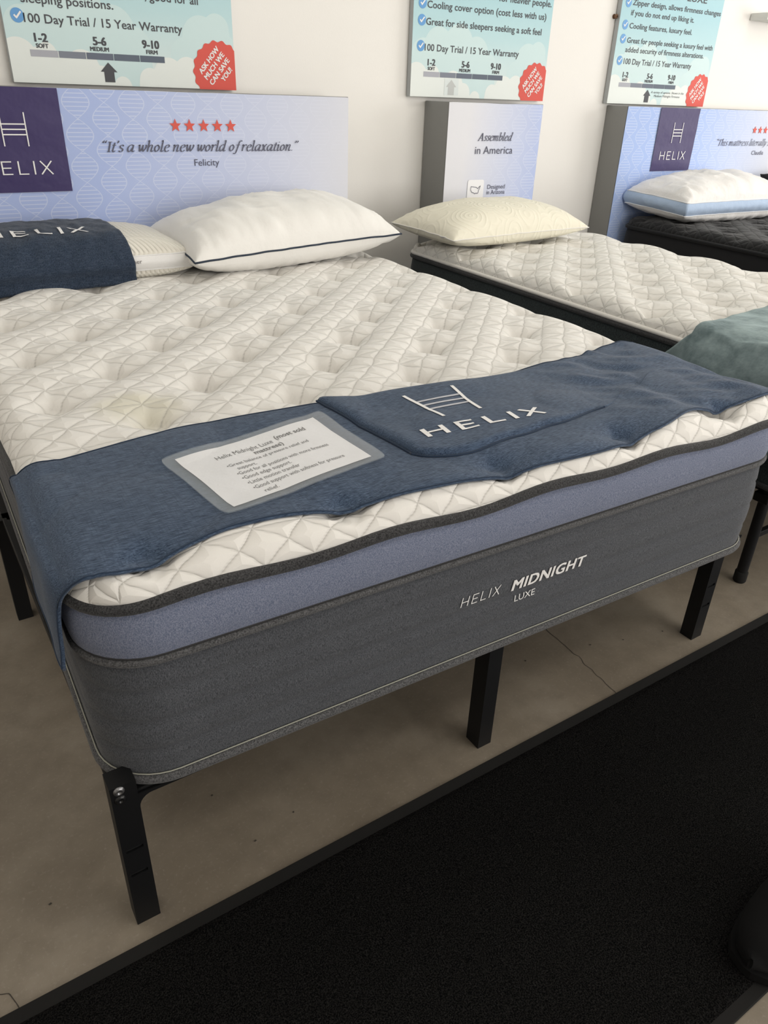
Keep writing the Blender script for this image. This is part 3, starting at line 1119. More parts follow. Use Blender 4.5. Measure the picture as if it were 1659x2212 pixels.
def sheet(name, fn, nu, nv, mat, parent, thick):
    """closed cloth: fn(i/nu, j/nv) -> (pos); thickness along local normal"""
    P = np.array([[fn(i / (nu - 1), j / (nv - 1)) for j in range(nv)] for i in range(nu)])
    du = np.gradient(P, axis=0)
    dv = np.gradient(P, axis=1)
    N = np.cross(du, dv)
    N /= np.linalg.norm(N, axis=2, keepdims=True) + 1e-12
    B = P - N * thick
    V = np.concatenate([P.reshape(-1, 3), B.reshape(-1, 3)])
    o_ = nu * nv
    F = grid_faces(nu, nv) + [tuple(reversed(q)) for q in grid_faces(nu, nv, off=o_)]
    for i in range(nu - 1):
        for j, fl in ((0, 1), (nv - 1, 0)):
            a, b = i * nv + j, (i + 1) * nv + j
            F.append((a, b, b + o_, a + o_) if not fl else (b, a, a + o_, b + o_))
    for j in range(nv - 1):
        for i, fl in ((0, 0), (nu - 1, 1)):
            a, b = i * nv + j, i * nv + j + 1
            F.append((a, b, b + o_, a + o_) if not fl else (b, a, a + o_, b + o_))
    return obj(name, V, F, mat, parent, True)


def roll_off(y):
    t = max(0.0, min(1.0, (y + .010) / .068))
    return .047 * (1 - math.sqrt(max(0, 1 - (1 - t) ** 2.2))) + .003 * (1 - t)


def settle(x, y, z):
    """never below the quilting underneath, and sinking into it along the loose front edge"""
    hx = max(-top1.W / 2 + .002, min(top1.W / 2 - .002, x))
    hq = max(float(top1.height(np.array(hx + dx), np.array(max(.002, y + .007 + dy)))) for dx in (-.008, .008) for dy in (-.008, .008))
    e = max(0.0, min(1.0, 1.7 - max(0.0, y) / .06))
    z = z * (1 - .8 * e) + min(z, hq + .006) * .8 * e
    return max(z, hq + .0055)


def run_fn(a, b):
    s_ = a * SL
    x, z = cs_at(s_)
    y0_, y1_ = smooth_interp(x, FE), smooth_interp(x, BE)
    y = y0_ + (y1_ - y0_) * b
    if x < -.66:
        # the end hangs round the rounded mattress corner
        rr_ = .112
        c_ = max(0.0, rr_ - max(0.0, y + .012))
        sh = rr_ - math.sqrt(max(0.0, rr_ * rr_ - c_ * c_))
        k_ = min(1.0, (-.66 - x) / .10)
        x += sh * k_ * k_ * (1 - .45 * max(0, min(1, (.63 - z) / .08)))
    ht = max(0, min(1, (.66 - z) / .08))
    z2 = run_z(x, y, z) if ht < .01 else run_z(x, y, z) * (1 - ht) + z * ht
    if x < -.7 and ht > 0:
        # hanging end: front corner longest
        z2 -= ht * .030 * (1 - b) - ht * .02 * b
        x += ht * (.004 * math.sin(b * 9) + .020 * b)
        y += ht * .012 * (1 - b)
    # front edge follows the rolled edge of the mattress
    if ht < 1:
        z2 = settle(x, y, z2 - roll_off(y)) * (1 - ht) + z2 * ht
    return (x, y, z2)


def run_top(lx, ly):
    """height of the runner's upper side at mattress-local lx, ly"""
    z = np.interp(lx, cs_pts[:, 0], cs_pts[:, 1])
    return settle(lx, ly, run_z(lx, ly, z) - roll_off(ly))


sheet('woven_cloth', run_fn, 260, 56, MT['navy'], run, .0045)
# stitched hems
for b in (0.004, .996):
    v, f = tube_vf([np.array(run_fn(a, b)) + np.array([0, 0, .0002]) for a in np.linspace(.002, .998, 200)], .0014, 6)
    obj('hem', v, f, MT['navy_hem'], run, True)
v, f = tube_vf([np.array(run_fn(.002, b)) for b in np.linspace(.004, .996, 40)], .0014, 6)
obj('hem', v, f, MT['navy_hem'], run, True)

# folded flap lying on the runner
FF = np.array([(-.215, .150), (-.19, .115), (-.15, .098), (-.07, .092), (.05, .105), (.15, .118), (.30, .142), (.45, .20), (.60, .26)])
FB = np.array([(-.215, .432), (-.10, .405), (.15, .386), (.40, .405), (.60, .44)])


def flap_x(a, b):
    left = -.205 + .035 * (1 - b)                   # slanted left edge
    return left + a * (.60 - left)


def flap_fn(a, b):
    x = flap_x(a, b)
    y0_, y1_ = smooth_interp(x, FF), smooth_interp(x, FB)
    c_ = max(0, 1 - a / .10)
    y0_ += .03 * c_ * c_
    y = y0_ + (y1_ - y0_) * b
    k_ = max(0.0, min(1.0, (x - .12) / .34))
    lift = .0115 - .0175 * k_ * k_ * (3 - 2 * k_)
    roll = min(1, min(a / .035, b / .05, (1 - b) / .04 + .4))
    roll = math.sqrt(max(0, 1 - (1 - roll) ** 2))
    z = run_top(x, y) + .001 + lift * roll + .002 * nz(x * 9, y * 11, 7) * roll
    return (x, y, z)


flap = sheet('folded_flap', flap_fn, 120, 50, MT['navy'], run, .003)
tag(flap, 'folded over flap carrying the white logo')
for nm, pth in (('flap_hem', [flap_fn(a, .0) for a in np.linspace(0, .62, 90)]), ('flap_hem', [flap_fn(0, b) for b in np.linspace(0, 1, 40)])):
    v, f = tube_vf([np.array(p) + np.array([0, 0, .0003]) for p in pth], .0022, 6)
    obj(nm, v, f, MT['navy_hem'], run, True)


def flap_top(x, y):
    y0_, y1_ = smooth_interp(x, FF), smooth_interp(x, FB)
    b = (y - y0_) / (y1_ - y0_)
    left = -.205 + .035 * (1 - b)
    a = (x - left) / (.60 - left)
    return flap_fn(a, b)[2]


def on_flap(wx, wy):
    """world plan position on the flap -> runner-local point"""
    dx, dy = wx - LOC1[0], wy - LOC1[1]
    c_, s_ = math.cos(-RZ1), math.sin(-RZ1)
    lx, ly = dx * c_ - dy * s_, dx * s_ + dy * c_
    return lx, ly


def flap_pt(wx, wy, eps=.0012):
    lx, ly = on_flap(wx, wy)
    return (lx, ly, flap_top(lx, ly) + eps)


# plan coordinates (world x, y) of the mark
A0, A1 = np.array((.832, 1.040)), np.array((.828, 1.172))     # left post
B0, B1 = np.array((.922, 1.040)), np.array((.948, 1.168))     # right post
for q_ in (bar2(A0, A1, .0075), bar2(B0, B1, .0075)):
    quads_obj('logo_post', [q_], MT['white_ink'], run, lambda p: flap_pt(p[0], p[1], .0016), 12)
for t in (.36, .52, .68):
    quads_obj('logo_rung', [bar2(A0 + (A1 - A0) * t, B0 + (B1 - B0) * t, .0065)], MT['grey_ink'], run, lambda p: flap_pt(p[0], p[1], .0012), 12)
H0, H1 = np.array((.750, .978)), np.array((1.022, .960))
up_ = np.array((.004, .034))
letters_obj(helix_bars(.15)[0], MT['white_ink'], run,
          lambda p: flap_pt(*(H0 + (H1 - H0) * (p[0] / hw_) + up_ * p[1]), .0014), 8, 2)

# ================================================================== INFORMATION SHEET
info = empty('info_sheet', LOC1, RZ1, 'laminated white information sheet lying on the blue runner', 'sign')
C4 = [np.array(c) for c in ((.336, .904), (.650, .957), (.650, 1.199), (.311, 1.136))]   # front-left, front-right, back-right, back-left (world plan)


def info_plan(u, v_):
    return (C4[0] * (1 - u) + C4[1] * u) * (1 - v_) + (C4[3] * (1 - u) + C4[2] * u) * v_


def info_pt(u, v_, eps):
    p = info_plan(u, v_)
    lx, ly = on_flap(*p)
    # corner radius handled by caller
    return (lx, ly, run_top(lx, ly) + .0035 + eps + .0012 * nz(lx * 14, ly * 14, 3))


def info_sheet(name, u0, u1, v0, v1, eps, mat, r=.03, nu=40, nv=30):
    V = []
    for i in range(nu):
        for j in range(nv):
            u, q = i / (nu - 1) * 2 - 1, j / (nv - 1) * 2 - 1
            # slightly rounded corners
            k_ = 1 - r * (abs(u) ** 14) * (abs(q) ** 14)
            uu, vv = u * k_, q * k_
            V.append(info_pt(u0 + (u1 - u0) * (uu + 1) / 2, v0 + (v1 - v0) * (vv + 1) / 2, eps))
    return obj(name, V, grid_faces(nu, nv), mat, info, True)


info_sheet('plastic_pouch', 0, 1, 0, 1, .0022, MT['film'])
info_sheet('plastic_pouch_back', 0, 1, 0, 1, .0002, MT['film'])
info_sheet('paper', .065, .92, .07, .93, .0012, MT['paper'], .0)


def info_text(s, u0, u1, vbase, cap, bold=0.0, name='lettering'):
    p, f = fit_text(s, u0, u1, vbase, cap, bold)
    return obj(name, [info_pt(a, b, .0016) for a, b in p], f, MT['paper_ink'], info)


info_text('Helix Midnight Luxe', .235, .575, .735, .058)
info_text('(most sold', .60, .80, .762, .058, .022)
info_text('mattress)', .43, .61, .655, .055, .022)
for i, (t, u0, u1, vb) in enumerate([('•Great balance of pressure relief and', .235, .735, .568), ('support.', .265, .375, .492),
                                     ('•Good for all positions with more firmness', .235, .80, .418),
                                     ('•Good edge support.', .235, .525, .345),
                                     ('•Little motion transfer', .235, .545, .268),
                                     ('•Good support with softness for pressure', .235, .80, .192), ('relief.', .265, .345, .112)]):
    info_text(t, u0, u1, vb, .044)


# ================================================================== PILLOWS
class Pillow:
    def __init__(s, W, D, H, Hb, conc=.06, gus=0.0, seed=1, wr=.004, pw=2.6, flat=.0):
        s.W, s.D, s.H, s.Hb, s.conc, s.gus, s.seed, s.wr, s.pw = W, D, H, Hb, conc, gus, seed, wr, pw

    def plan(s, u, v):
        x = u * s.W / 2 * (1 - s.conc * (1 - v * v) * abs(u))
        y = v * s.D / 2 * (1 - s.conc * 1.4 * (1 - u * u) * abs(v))
        return x, y

    def top(s, u, v):
        e = max(0.0, (1 - abs(u) ** s.pw) * (1 - abs(v) ** s.pw))
        h = s.H * e ** .48
        x, y = s.plan(u, v)
        edge = 1 - max(abs(u), abs(v))
        wr = s.wr * (nz(x * 9, y * 5, s.seed) * .9 + .6 * nz(x * 26 + y * 8, y * 9, s.seed + 3) * min(1, e * 3) + .7 * nz(x * 48, y * 12, s.seed + 5) * math.exp(-edge / .22))
        ridge = 1 - abs(nz(x * 13 + y * 9 + 2 * nz(x * 4, y * 4, s.seed), y * 5 - x * 4, s.seed + 2)) * 2.2
        patch = max(0.0, nz(x * 5, y * 6, s.seed + 9) + .25)
        wr += s.wr * .9 * max(0.0, ridge) ** 2 * patch
        return x, y, s.gus / 2 + h + wr * min(1, edge * 10)

    def bot(s, u, v):
        e = max(0.0, (1 - abs(u) ** s.pw) * (1 - abs(v) ** s.pw))
        x, y = s.plan(u, v)
        edge = 1 - max(abs(u), abs(v))
        h = min(s.Hb * e ** .40, s.Hb * .86)
        wr = s.wr * (.8 * nz(x * 40, y * 14, s.seed + 8)) * min(1, edge * 8)
        return x, y, -s.gus / 2 - h + wr * .6

    def rim(s, n=60):
        t = np.linspace(-1, 1, n)
        return [(a, -1) for a in t[:-1]] + [(1, a) for a in t[:-1]] + [(-a, 1) for a in t[:-1]] + [(-1, -a) for a in t[:-1]]

    def build(s, root, mt, mb=None, n=70):
        t = np.sin(np.linspace(-np.pi / 2, np.pi / 2, n))
        t = .5 * t + .5 * np.linspace(-1, 1, n)
        V = [s.top(u, v) for u in t for v in t]
        obj('top_cover', V, grid_faces(n, n), mt, root, True)
        V = [s.bot(u, v) for u in t for v in t]
        obj('bottom_cover', V, [tuple(reversed(q)) for q in grid_faces(n, n)], mb or mt, root, True)

    def cord(s, root, mat, rad, dz=0.0, name='piping'):
        P = []
        for u, v in s.rim(50):
            x, y = s.plan(u, v)
            P.append((x, y, dz + .0022 * nz(x * 16, y * 16, s.seed)))
        v, f = tube_vf(P, rad, 7, True)
        return obj(name, v, f, mat, root, True)

    def gusset(s, root, mat, bulge=.012):
        R_ = s.rim(60)
        V = []
        m_ = 9
        for u, v in R_:
            x, y = s.plan(u, v)
            for j in range(m_):
                q = j / (m_ - 1)
                b_ = bulge * math.sin(math.pi * q) + .004 * nz(x * 34, y * 34, q * 1.5 + s.seed) * math.sin(math.pi * q)
                L_ = math.hypot(u, v)
                V.append((x + u / L_ * b_, y + v / L_ * b_, -s.gus / 2 + q * s.gus))
        return obj('gusset', V, grid_faces(len(R_), m_, True), mat, root, True)


def place(root, loc, rx=0, ry=0, rz=0):
    root.location = loc
    root.rotation_euler = (rx, ry, rz)


# white pillow with navy piping
pA = empty('pillow', label='plump white pillow with thin navy piping leaning on the headboard', cat='pillow')
PA = Pillow(.845, .42, .125, .095, .05, 0, 11, .012)
PA.build(pA, MT['pillow_w'])
PA.cord(pA, MT['navy_cord'], .0034)
place(pA, (1.262, 2.645, .770), R(5), R(-2.2), R(4.0))

# knit pillow under the dark sash
pB = empty('pillow', label='cream ribbed knit pillow with white satin side band under the dark sash', cat='pillow')
PB = Pillow(.86, .37, .066, .05, .03, .045, 23, .003, 3.2)
PB.build(pB, MT['pillow_knit'])
PB.gusset(pB, MT['satin'], .014)
for dz in (-.0225, .0225):
    PB.cord(pB, MT['satin'], .0026, dz)
place(pB, (.455, 2.685, .735), R(2), 0, R(2))
# visible print at the end of the band
def gus_pt(u, q):
    x, y = PB.plan(u, -1)
    return (x, y - .014 * math.sin(math.pi * q) - .0045, -.0225 + q * .045)


# dark navy sash wrapped over it
sash = empty('pillow_wrap', label='dark navy woven sash with white lettering wrapped over the knit pillow', cat='sash')
place(sash, pB.location, *pB.rotation_euler)
prof_cache = {}


def sash_path(u):
    key = round(u, 4)
    if key not in prof_cache:
        P = []
        for v in np.linspace(.93, -.98, 34):
            x, y, z = PB.top(u, v)
            P.append((x, y, z + .007))
        x, y = PB.plan(u, -1)
        for q in np.linspace(.9, -.25, 9):
            P.append((x, y - .014 * math.sin(math.pi * max(0, q)) - .010, -.0225 + q * .045))
        P.append((x, y - .012, -.052))
        P.append((x, y - .014, -.060))
        P = np.array(P)
        # smooth
        for _ in range(3):
            P[1:-1] = .25 * P[:-2] + .5 * P[1:-1] + .25 * P[2:]
        L_ = np.concatenate([[0], np.cumsum(np.linalg.norm(np.diff(P, axis=0), axis=1))])
        prof_cache[key] = (P, L_ / L_[-1], L_[-1])
    return prof_cache[key]


def sash_pt(u, t, eps=0.0):
    P, L_, T = sash_path(u)
    p = np.array([np.interp(t, L_, P[:, i]) for i in range(3)])
    p = p + np.array([0, -eps * .7, eps])
    wr = .0045 * nz(u * 9 + t * 6, t * 7 - u * 3, 5.5) + .003 * nz(u * 22, t * 18, 1.5)
    return (p[0], p[1] - wr * .5, p[2] + wr)


U0, U1 = -.86, .50
sheet('woven_cloth', lambda a, b: sash_pt(U0 + (U1 - U0) * (1 - a) + .05 * (b - .3), b), 70, 60, MT['navy_d'], sash, -.004)
v, f = tube_vf([np.array(sash_pt(U0 + (U1 - U0) * a, .995)) for a in np.linspace(0, 1, 60)], .0035, 6)
obj('hem', v, f, MT['navy_hem'], sash, True)


def sash_letters():
    q, W_ = helix_bars(.13)
    def fn(p):
        u = -.43 + p[0] / W_ * .71
        t = .60 - p[1] * .10
        return sash_pt(u, t, .0068)
    return letters_obj(q, MT['white_ink'], sash, fn, 6)


sash_letters()
p_, f_ = fit_text('ther', .50, .585, .55, .26, .0)
obj('lettering', [gus_pt(a, b) for a, b in p_], f_, MT['paper_ink'], pB)

# ivory swirl pillow on second mattress
pC = empty('pillow', label='ivory pillow with embossed swirl pattern on the narrow mattress', cat='pillow')
PC = Pillow(.80, .40, .104, .060, .055, 0, 41, .004)
PC.build(pC, MT['pillow_swirl'])
PC.cord(pC, MT['quilt_edge'], .0022)
place(pC, (2.265, 2.60, .752), R(2), 0, R(4))
v, f = join_vf([box_vf(-.408, -.398, -.115, -.085, -.012, -.009)])
tg = bevel_obj('care_tag', box_vf(-.0, .030, -.016, .0, -.001, .001), MT['white_ink'], pC, .0005, 1)
tg.location = (-.385, -.11, -.006)
tg.rotation_euler = (R(-35), 0, R(-72))

# white pillow with blue gusset on third mattress
pD = empty('pillow', label='white pillow with pale blue side band on the black mattress', cat='pillow')
PD = Pillow(.92, .40, .105, .06, .04, .062, 57, .019, 2.6)
PD.build(pD, MT['pillow_white2'])
PD.gusset(pD, MT['pillow_blue'], .017)
for dz in (-.031, .031):
    PD.cord(pD, MT['white_cord'], .003, dz)
place(pD, (3.92, 2.70, .782), R(3), 0, R(-2))
# black cushion behind it
pE = empty('cushion', label='black cushion behind the white and blue pillow at the right edge', cat='cushion')
PE = Pillow(.6, .24, .09, .08, .05, 0, 61, .003)
PE.build(pE, MT['black_side'])
PE.cord(pE, MT['black_side'], .004)
place(pE, (4.86, 2.77, .79), R(50), 0, R(-2))

# ================================================================== HEADBOARDS
def headboard(name, x0, x1, yf, zt, zb, label, pm, bow=.0):
    t = empty(name, (x0, yf, 0), 0, label, 'headboard', None)
    Wd = x1 - x0
    depth = Y1 - .004 - yf
    bevel_obj('body', box_vf(0, Wd, .003, depth, zb, zt), MT['hb_grey'], t, .004, 2)
    nu, nv = 80, 40
    V = []
    for i in range(nu):
        for j in range(nv):
            x = Wd * i / (nu - 1)
            z = zb + .02 + (zt - zb - .021) * j / (nv - 1)
            e = min(1, min(x, Wd - x) / .02)
            V.append((x, -.0008 - .0012 * e * (.5 + nz(x * 5, z * 5, 2)), z))
    obj('printed_cover', V, grid_faces(nu, nv), pm, t, True)
    v, f = tube_vf([(0.002, .001, zt - .001), (Wd / 2, .001, zt - .001), (Wd - .002, .001, zt - .001)], .0024, 6)
    obj('top_seam', v, f, MT['hb_grey'], t)
    return t


def star_vf(cx, cz, r, y):
    V = []
    for i in range(10):
        rr_ = r if i % 2 == 0 else r * .42
        a = R(90 + 36 * i)
        V.append((cx + rr_ * math.cos(a), y, cz + rr_ * math.sin(a)))
    V.append((cx, y, cz))
    return V, [(i, (i + 1) % 10, 10) for i in range(10)]


def banner_patch(t, x0, x1, z0, z1, skew=0.0):
    nu, nv = 40, 40
    V = []
    for i in range(nu):
        for j in range(nv):
            u, q = i / (nu - 1), j / (nv - 1)
            x, z = x0 + (x1 - x0) * u, z0 + (z1 - z0) * q
            V.append((x, -.0045 - .0022 * (nz(x * 5, z * 14, 8) + .5) * min(1, q * 8), z))
    return obj('dark_banner', V, grid_faces(nu, nv), MT['purple'], t, True)


def patch_logo(t, hx0, hz0, hh, tx0, tx1, tz, th, y=-.0085):
    post, rung, W_ = logo_bars(.038)
    fn = lambda p: (hx0 + p[0] * hh, y, hz0 + p[1] * hh)
    for q_ in post:
        quads_obj('logo_post', [q_], MT['white_ink'], t, fn, 1)
    for q_ in rung:
        quads_obj('logo_rung', [q_], MT['white_ink'], t, lambda p: (hx0 + p[0] * hh, y + .0003, hz0 + p[1] * hh), 1)
    q, W2_ = helix_bars(.085)
    letters_obj(q, MT['white_ink'], t, lambda p: (tx0 + p[0] / W2_ * (tx1 - tx0), y, tz + p[1] * th), 1)


# board behind the large mattress
hx = .17
h1 = headboard('headboard', hx, 1.716, 2.90, 1.215, .28, 'wide blue headboard with helix print and a relaxation quote behind the large mattress',
               dna_mat('helix_print_wide', .45, 1.50, (.42, .51, .80), (.72, .725, .77)))
banner_patch(h1, .30 - hx, .620 - hx, .907, 1.2135)
patch_logo(h1, .433 - hx, 1.045, .098, .352 - hx, .568 - hx, .961, .0405)
for cx in (1.003, 1.055, 1.108, 1.160, 1.212):
    v, f = star_vf(cx - hx, 1.109, .0222, -.004)
    obj('star', v, f, MT['star'], h1)
nib_text(h1, "<It's a whole new world of relaxation.>", .742 - hx, 1.490 - hx, 1.0265, .0215, MT['soft_ink'], -.004)
wall_text(h1, 'Felicity', 1.062 - hx, 1.158 - hx, .9785, .022, MT['soft_ink'], -.004)

# narrow board
hx = 2.218
h2 = headboard('headboard', hx, 2.766, 2.90, 1.211, .28, 'narrow pale blue headboard panel reading Assembled in America',
               dna_mat('helix_print_narrow', .50, -.02, (.42, .51, .80), (.74, .745, .79)))
nib_text(h2, 'Assembled', 2.390 - hx, 2.596 - hx, 1.061, .0205, MT['soft_ink'], -.004)
wall_text(h2, 'in America', 2.379 - hx, 2.603 - hx, 1.0075, .0305, MT['soft_ink'], -.004)
V = []
for i in range(5):
    for cx, cz, a0 in ((2.438, .890, 0),):
        a = R(a0 + 90 * i / 4)
        V.append((cx - hx + .010 * math.cos(a), -.0035, cz + .010 * math.sin(a)))
for i in range(5):
    a = R(90 + 90 * i / 4)
    V.append((2.362 - hx + .010 * math.cos(a), -.0035, .890 + .010 * math.sin(a)))
V += [(2.352 - hx, -.0035, .80), (2.448 - hx, -.0035, .80)]
obj('white_tile', V, [tuple(range(len(V)))], MT['tile_white'], h2)
us = [(2.372, .872), (2.388, .870), (2.404, .868), (2.413, .862), (2.421, .870), (2.427, .874), (2.424, .864), (2.418, .855), (2.417, .846), (2.411, .841), (2.404, .844), (2.397, .840), (2.390, .845), (2.378, .848), (2.371, .856), (2.370, .865)]
q = [bar2((us[i][0] - hx, us[i][1]), (us[(i + 1) % len(us)][0] - hx, us[(i + 1) % len(us)][1]), .0022) for i in range(len(us))]
quads_obj('map_outline', q, MT['soft_ink'], h2, lambda p: (p[0], -.0045, p[1]))
wall_text(h2, 'Designed', 2.471 - hx, 2.578 - hx, .859, .0185, MT['soft_ink'], -.004)
wall_text(h2, 'in Arizona', 2.469 - hx, 2.580 - hx, .8355, .0185, MT['soft_ink'], -.004)

# right board
hx = 3.388
h3 = headboard('headboard', hx, 4.96, 2.935, 1.217, .28, 'blue headboard with dark banner and a mattress quote at the right',
               dna_mat('helix_print_right', .45, 1.3, (.40, .52, .83), (.70, .72, .79)))
banner_patch(h3, 3.640 - hx, 3.965 - hx, .910, 1.2155)
patch_logo(h3, 3.768 - hx, 1.048, .099, 3.692 - hx, 3.905 - hx, .966, .041)
for i in range(5):
    v, f = star_vf(4.508 + i * .0535 - hx, 1.115, .0225, -.004)
    obj('star', v, f, MT['star'], h3)
nib_text(h3, '<This mattress literally sav', 4.172 - hx, 4.745 - hx, 1.0335, .0215, MT['soft_ink'], -.004, wt=.75)
wall_text(h3, 'Claudia', 4.530 - hx, 4.648 - hx, .984, .022, MT['soft_ink'], -.004)


# ================================================================== WALL SIGNS
SKY = new_mat('sky_print', (.5, .7, .75), .55, spec=.3)
k = NT(SKY)
s_ = k.sep(k.coords('Object'))
gr = k.n('ShaderNodeMapRange')
k.link(s_[2], gr.inputs[0])
gr.inputs[1].default_value = 0.0
gr.inputs[2].default_value = .42
k.color(k.ramp(gr.outputs[0], [(0, (.80, .83, .80)), (.22, (.64, .765, .77)), (.55, (.50, .70, .735)), (1, (.40, .635, .70))]))
CLOUD1 = new_mat('cloud_print_pale', (.60, .755, .765), .55, spec=.3)
CLOUD2 = new_mat('cloud_print_white', (.78, .825, .80), .55, spec=.3)
BARC = [(.40, .41, .46), (.20, .22, .27), (.12, .14, .19), (.105, .13, .175), (.095, .12, .165)]
BARM = [new_mat('scale_grey', c, .6) for c in BARC]
ARROW_PALE = new_mat('arrow_pale', (.52, .54, .53), .6)
PATCH = new_mat('paper_patch', (.70, .76, .75), .6)


def clip_poly(poly, xmax, zmin):
    def clip(P, inside, cut):
        out = []
        for i in range(len(P)):
            a, b = P[i], P[(i + 1) % len(P)]
            ia, ib = inside(a), inside(b)
            if ia:
                out.append(a)
            if ia != ib:
                out.append(cut(a, b))
        return out
    P = clip(poly, lambda p: p[0] <= xmax, lambda a, b: (xmax, a[1] + (b[1] - a[1]) * (xmax - a[0]) / (b[0] - a[0])))
    return clip(P, lambda p: p[1] >= zmin, lambda a, b: (a[0] + (b[0] - a[0]) * (zmin - a[1]) / (b[1] - a[1]), zmin))


def sign(x0, label, checks, lines, arrow=True, pale=False, small=None):
    W_, ZB, HT = .785, 1.225, 1.02
    t = empty('wall_sign', (x0, 3.05, ZB), 0, label, 'sign')
    bevel_obj('board', box_vf(0, W_, 0, .026, 0, HT), MT['sign_edge'], t, .0015, 1)
    obj('printed_face', [(0.001, -.0006, .001), (W_ - .001, -.0006, .001), (W_ - .001, -.0006, HT), (.001, -.0006, HT)], [(0, 1, 2, 3)], SKY, t)
    # clouds
    def cloud(blobs, mat, y):
        xs = np.linspace(.001, W_ - .001, 240)
        tops = np.zeros(240) + .001
        for cx, cz, r in blobs:
            dd = np.abs(xs - cx) < r
            tops[dd] = np.maximum(tops[dd], cz + np.sqrt(r * r - (xs[dd] - cx) ** 2))
        V = [(x_, y, .001) for x_ in xs] + [(x_, y, t_) for x_, t_ in zip(xs, tops)]
        return obj('cloud_print', V, [(i, i + 1, 241 + i, 240 + i) for i in range(239)], mat, t)
    cloud([(.06, .16, .06), (.14, .19, .075), (.25, .20, .08), (.35, .17, .07), (.42, .13, .05), (.66, .16, .07), (.72, .19, .05), (.60, .10, .06), (.2, .12, .08), (.74, .12, .06)], CLOUD1, -.0008)
    cloud([(.03, .07, .06), (.09, .05, .055), (.16, .045, .05), (.23, .05, .055), (.29, .02, .04), (.46, .02, .04), (.53, .04, .055), (.60, .05, .05), (.12, .09, .03), (.66, .03, .05), (.74, .06, .05), (.36, .0, .03)], CLOUD2, -.0010)
    y = -.0016
    # scale
    bx = [.066, .155, .245, .337, .428, .518]
    for i in range(5):
        a, b = bx[i] + .0012, bx[i + 1] - .0012
        obj('scale_bar', [(a, y, .077), (b, y, .077), (b, y, .0965), (a, y, .0965)], [(0, 1, 2, 3)], BARM[i], t)
    for s0, a, b in (('1-2', .086, .128), ('5-6', .273, .318), ('9-10', .441, .502)):
        p, f = fat_text(s0, a, b, .119, .0245, .0014)
        obj('lettering', [(c[0], y - .00006 * c[2], c[1]) for c in p], f, MT['dark_ink'], t)
    for s0, a, b in (('SOFT', .088, .127), ('MEDIUM', .261, .324), ('FIRM', .453, .494)):
        p, f = fat_text(s0, a, b, .102, .0125, .0007)
        obj('lettering', [(c[0], y - .00006 * c[2], c[1]) for c in p], f, MT['dark_ink'], t)
    ax = .315 if not pale else .222
    if x0 > 3:
        ax = .297
    am = MT['dark_ink']
    if pale:
        obj('paper_patch', [(ax - .038, y, .010), (ax + .042, y, .010), (ax + .04, y, .074), (ax - .038, y, .073)], [(0, 1, 2, 3)], PATCH, t)
        am = ARROW_PALE
    obj('arrow', [(ax - .017, y - .0004, .011), (ax + .017, y - .0004, .011), (ax + .017, y - .0004, .042), (ax + .0285, y - .0004, .042), (ax, y - .0004, .070), (ax - .0285, y - .0004, .042), (ax - .017, y - .0004, .042)],
        [(0, 1, 2, 3, 4, 5, 6)], am, t)
    # check marks
    for cz in checks:
        cx = .046
        v, f = disc_vf(cx, cz, .0205, 28, y)
        o = obj('check_disc', v, f, MT['badge_blue'], t)
        quads_obj('check_mark', [bar2((cx - .010, cz + .001), (cx - .002, cz - .008), .0052), bar2((cx - .004, cz - .0075), (cx + .012, cz + .011), .0052)], MT['white_ink'], o, lambda p: (p[0], y - .0006, p[1]))
    for s0, a, b, z, cap in lines:
        wall_text(t, s0, a, b, z, cap, MT['dark_ink'], y, bold=.011)
    if small:
        wall_text(t, small[0], .326, .597, .0545, .0105, MT['dark_ink'], y, shear=.2)
        wall_text(t, small[1], .354, .568, .0375, .0105, MT['dark_ink'], y, shear=.2)
    # red badge
    bcx, bcz, br = .722, .056, .099
    poly = []
    for i in range(160):
        a = 2 * math.pi * i / 160
        r = br * (1 + .035 * math.cos(18 * a))
        poly.append((bcx + r * math.cos(a), bcz + r * math.sin(a)))
    poly = clip_poly(poly, W_ + .0005, -.0005)
    bd = obj('red_badge', [(p[0], y - .0004, p[1]) for p in poly], [tuple(range(len(poly)))], MT['red_ink'], t)
    ang = R(48)
    ca, sa = math.cos(ang), math.sin(ang)
    for s0, half, off in (('ASK HOW', .056, .036), ('MUCH WE', .056, .010), ('CAN SAVE', .056, -.016), ('YOU!', .027, -.042)):
        p, f = fat_text(s0, -half, half, off - .0075, .0175, .0009)
        ox = .012 if s0 == 'YOU!' else 0.0
        cxx, czz = .711, .069
        obj('lettering', [(cxx + (a + ox) * ca - b * sa, y - .0010 - .00006 * d_, czz + (a + ox) * sa + b * ca) for a, b, d_ in p], f, MT['white_ink'], bd)
    return t


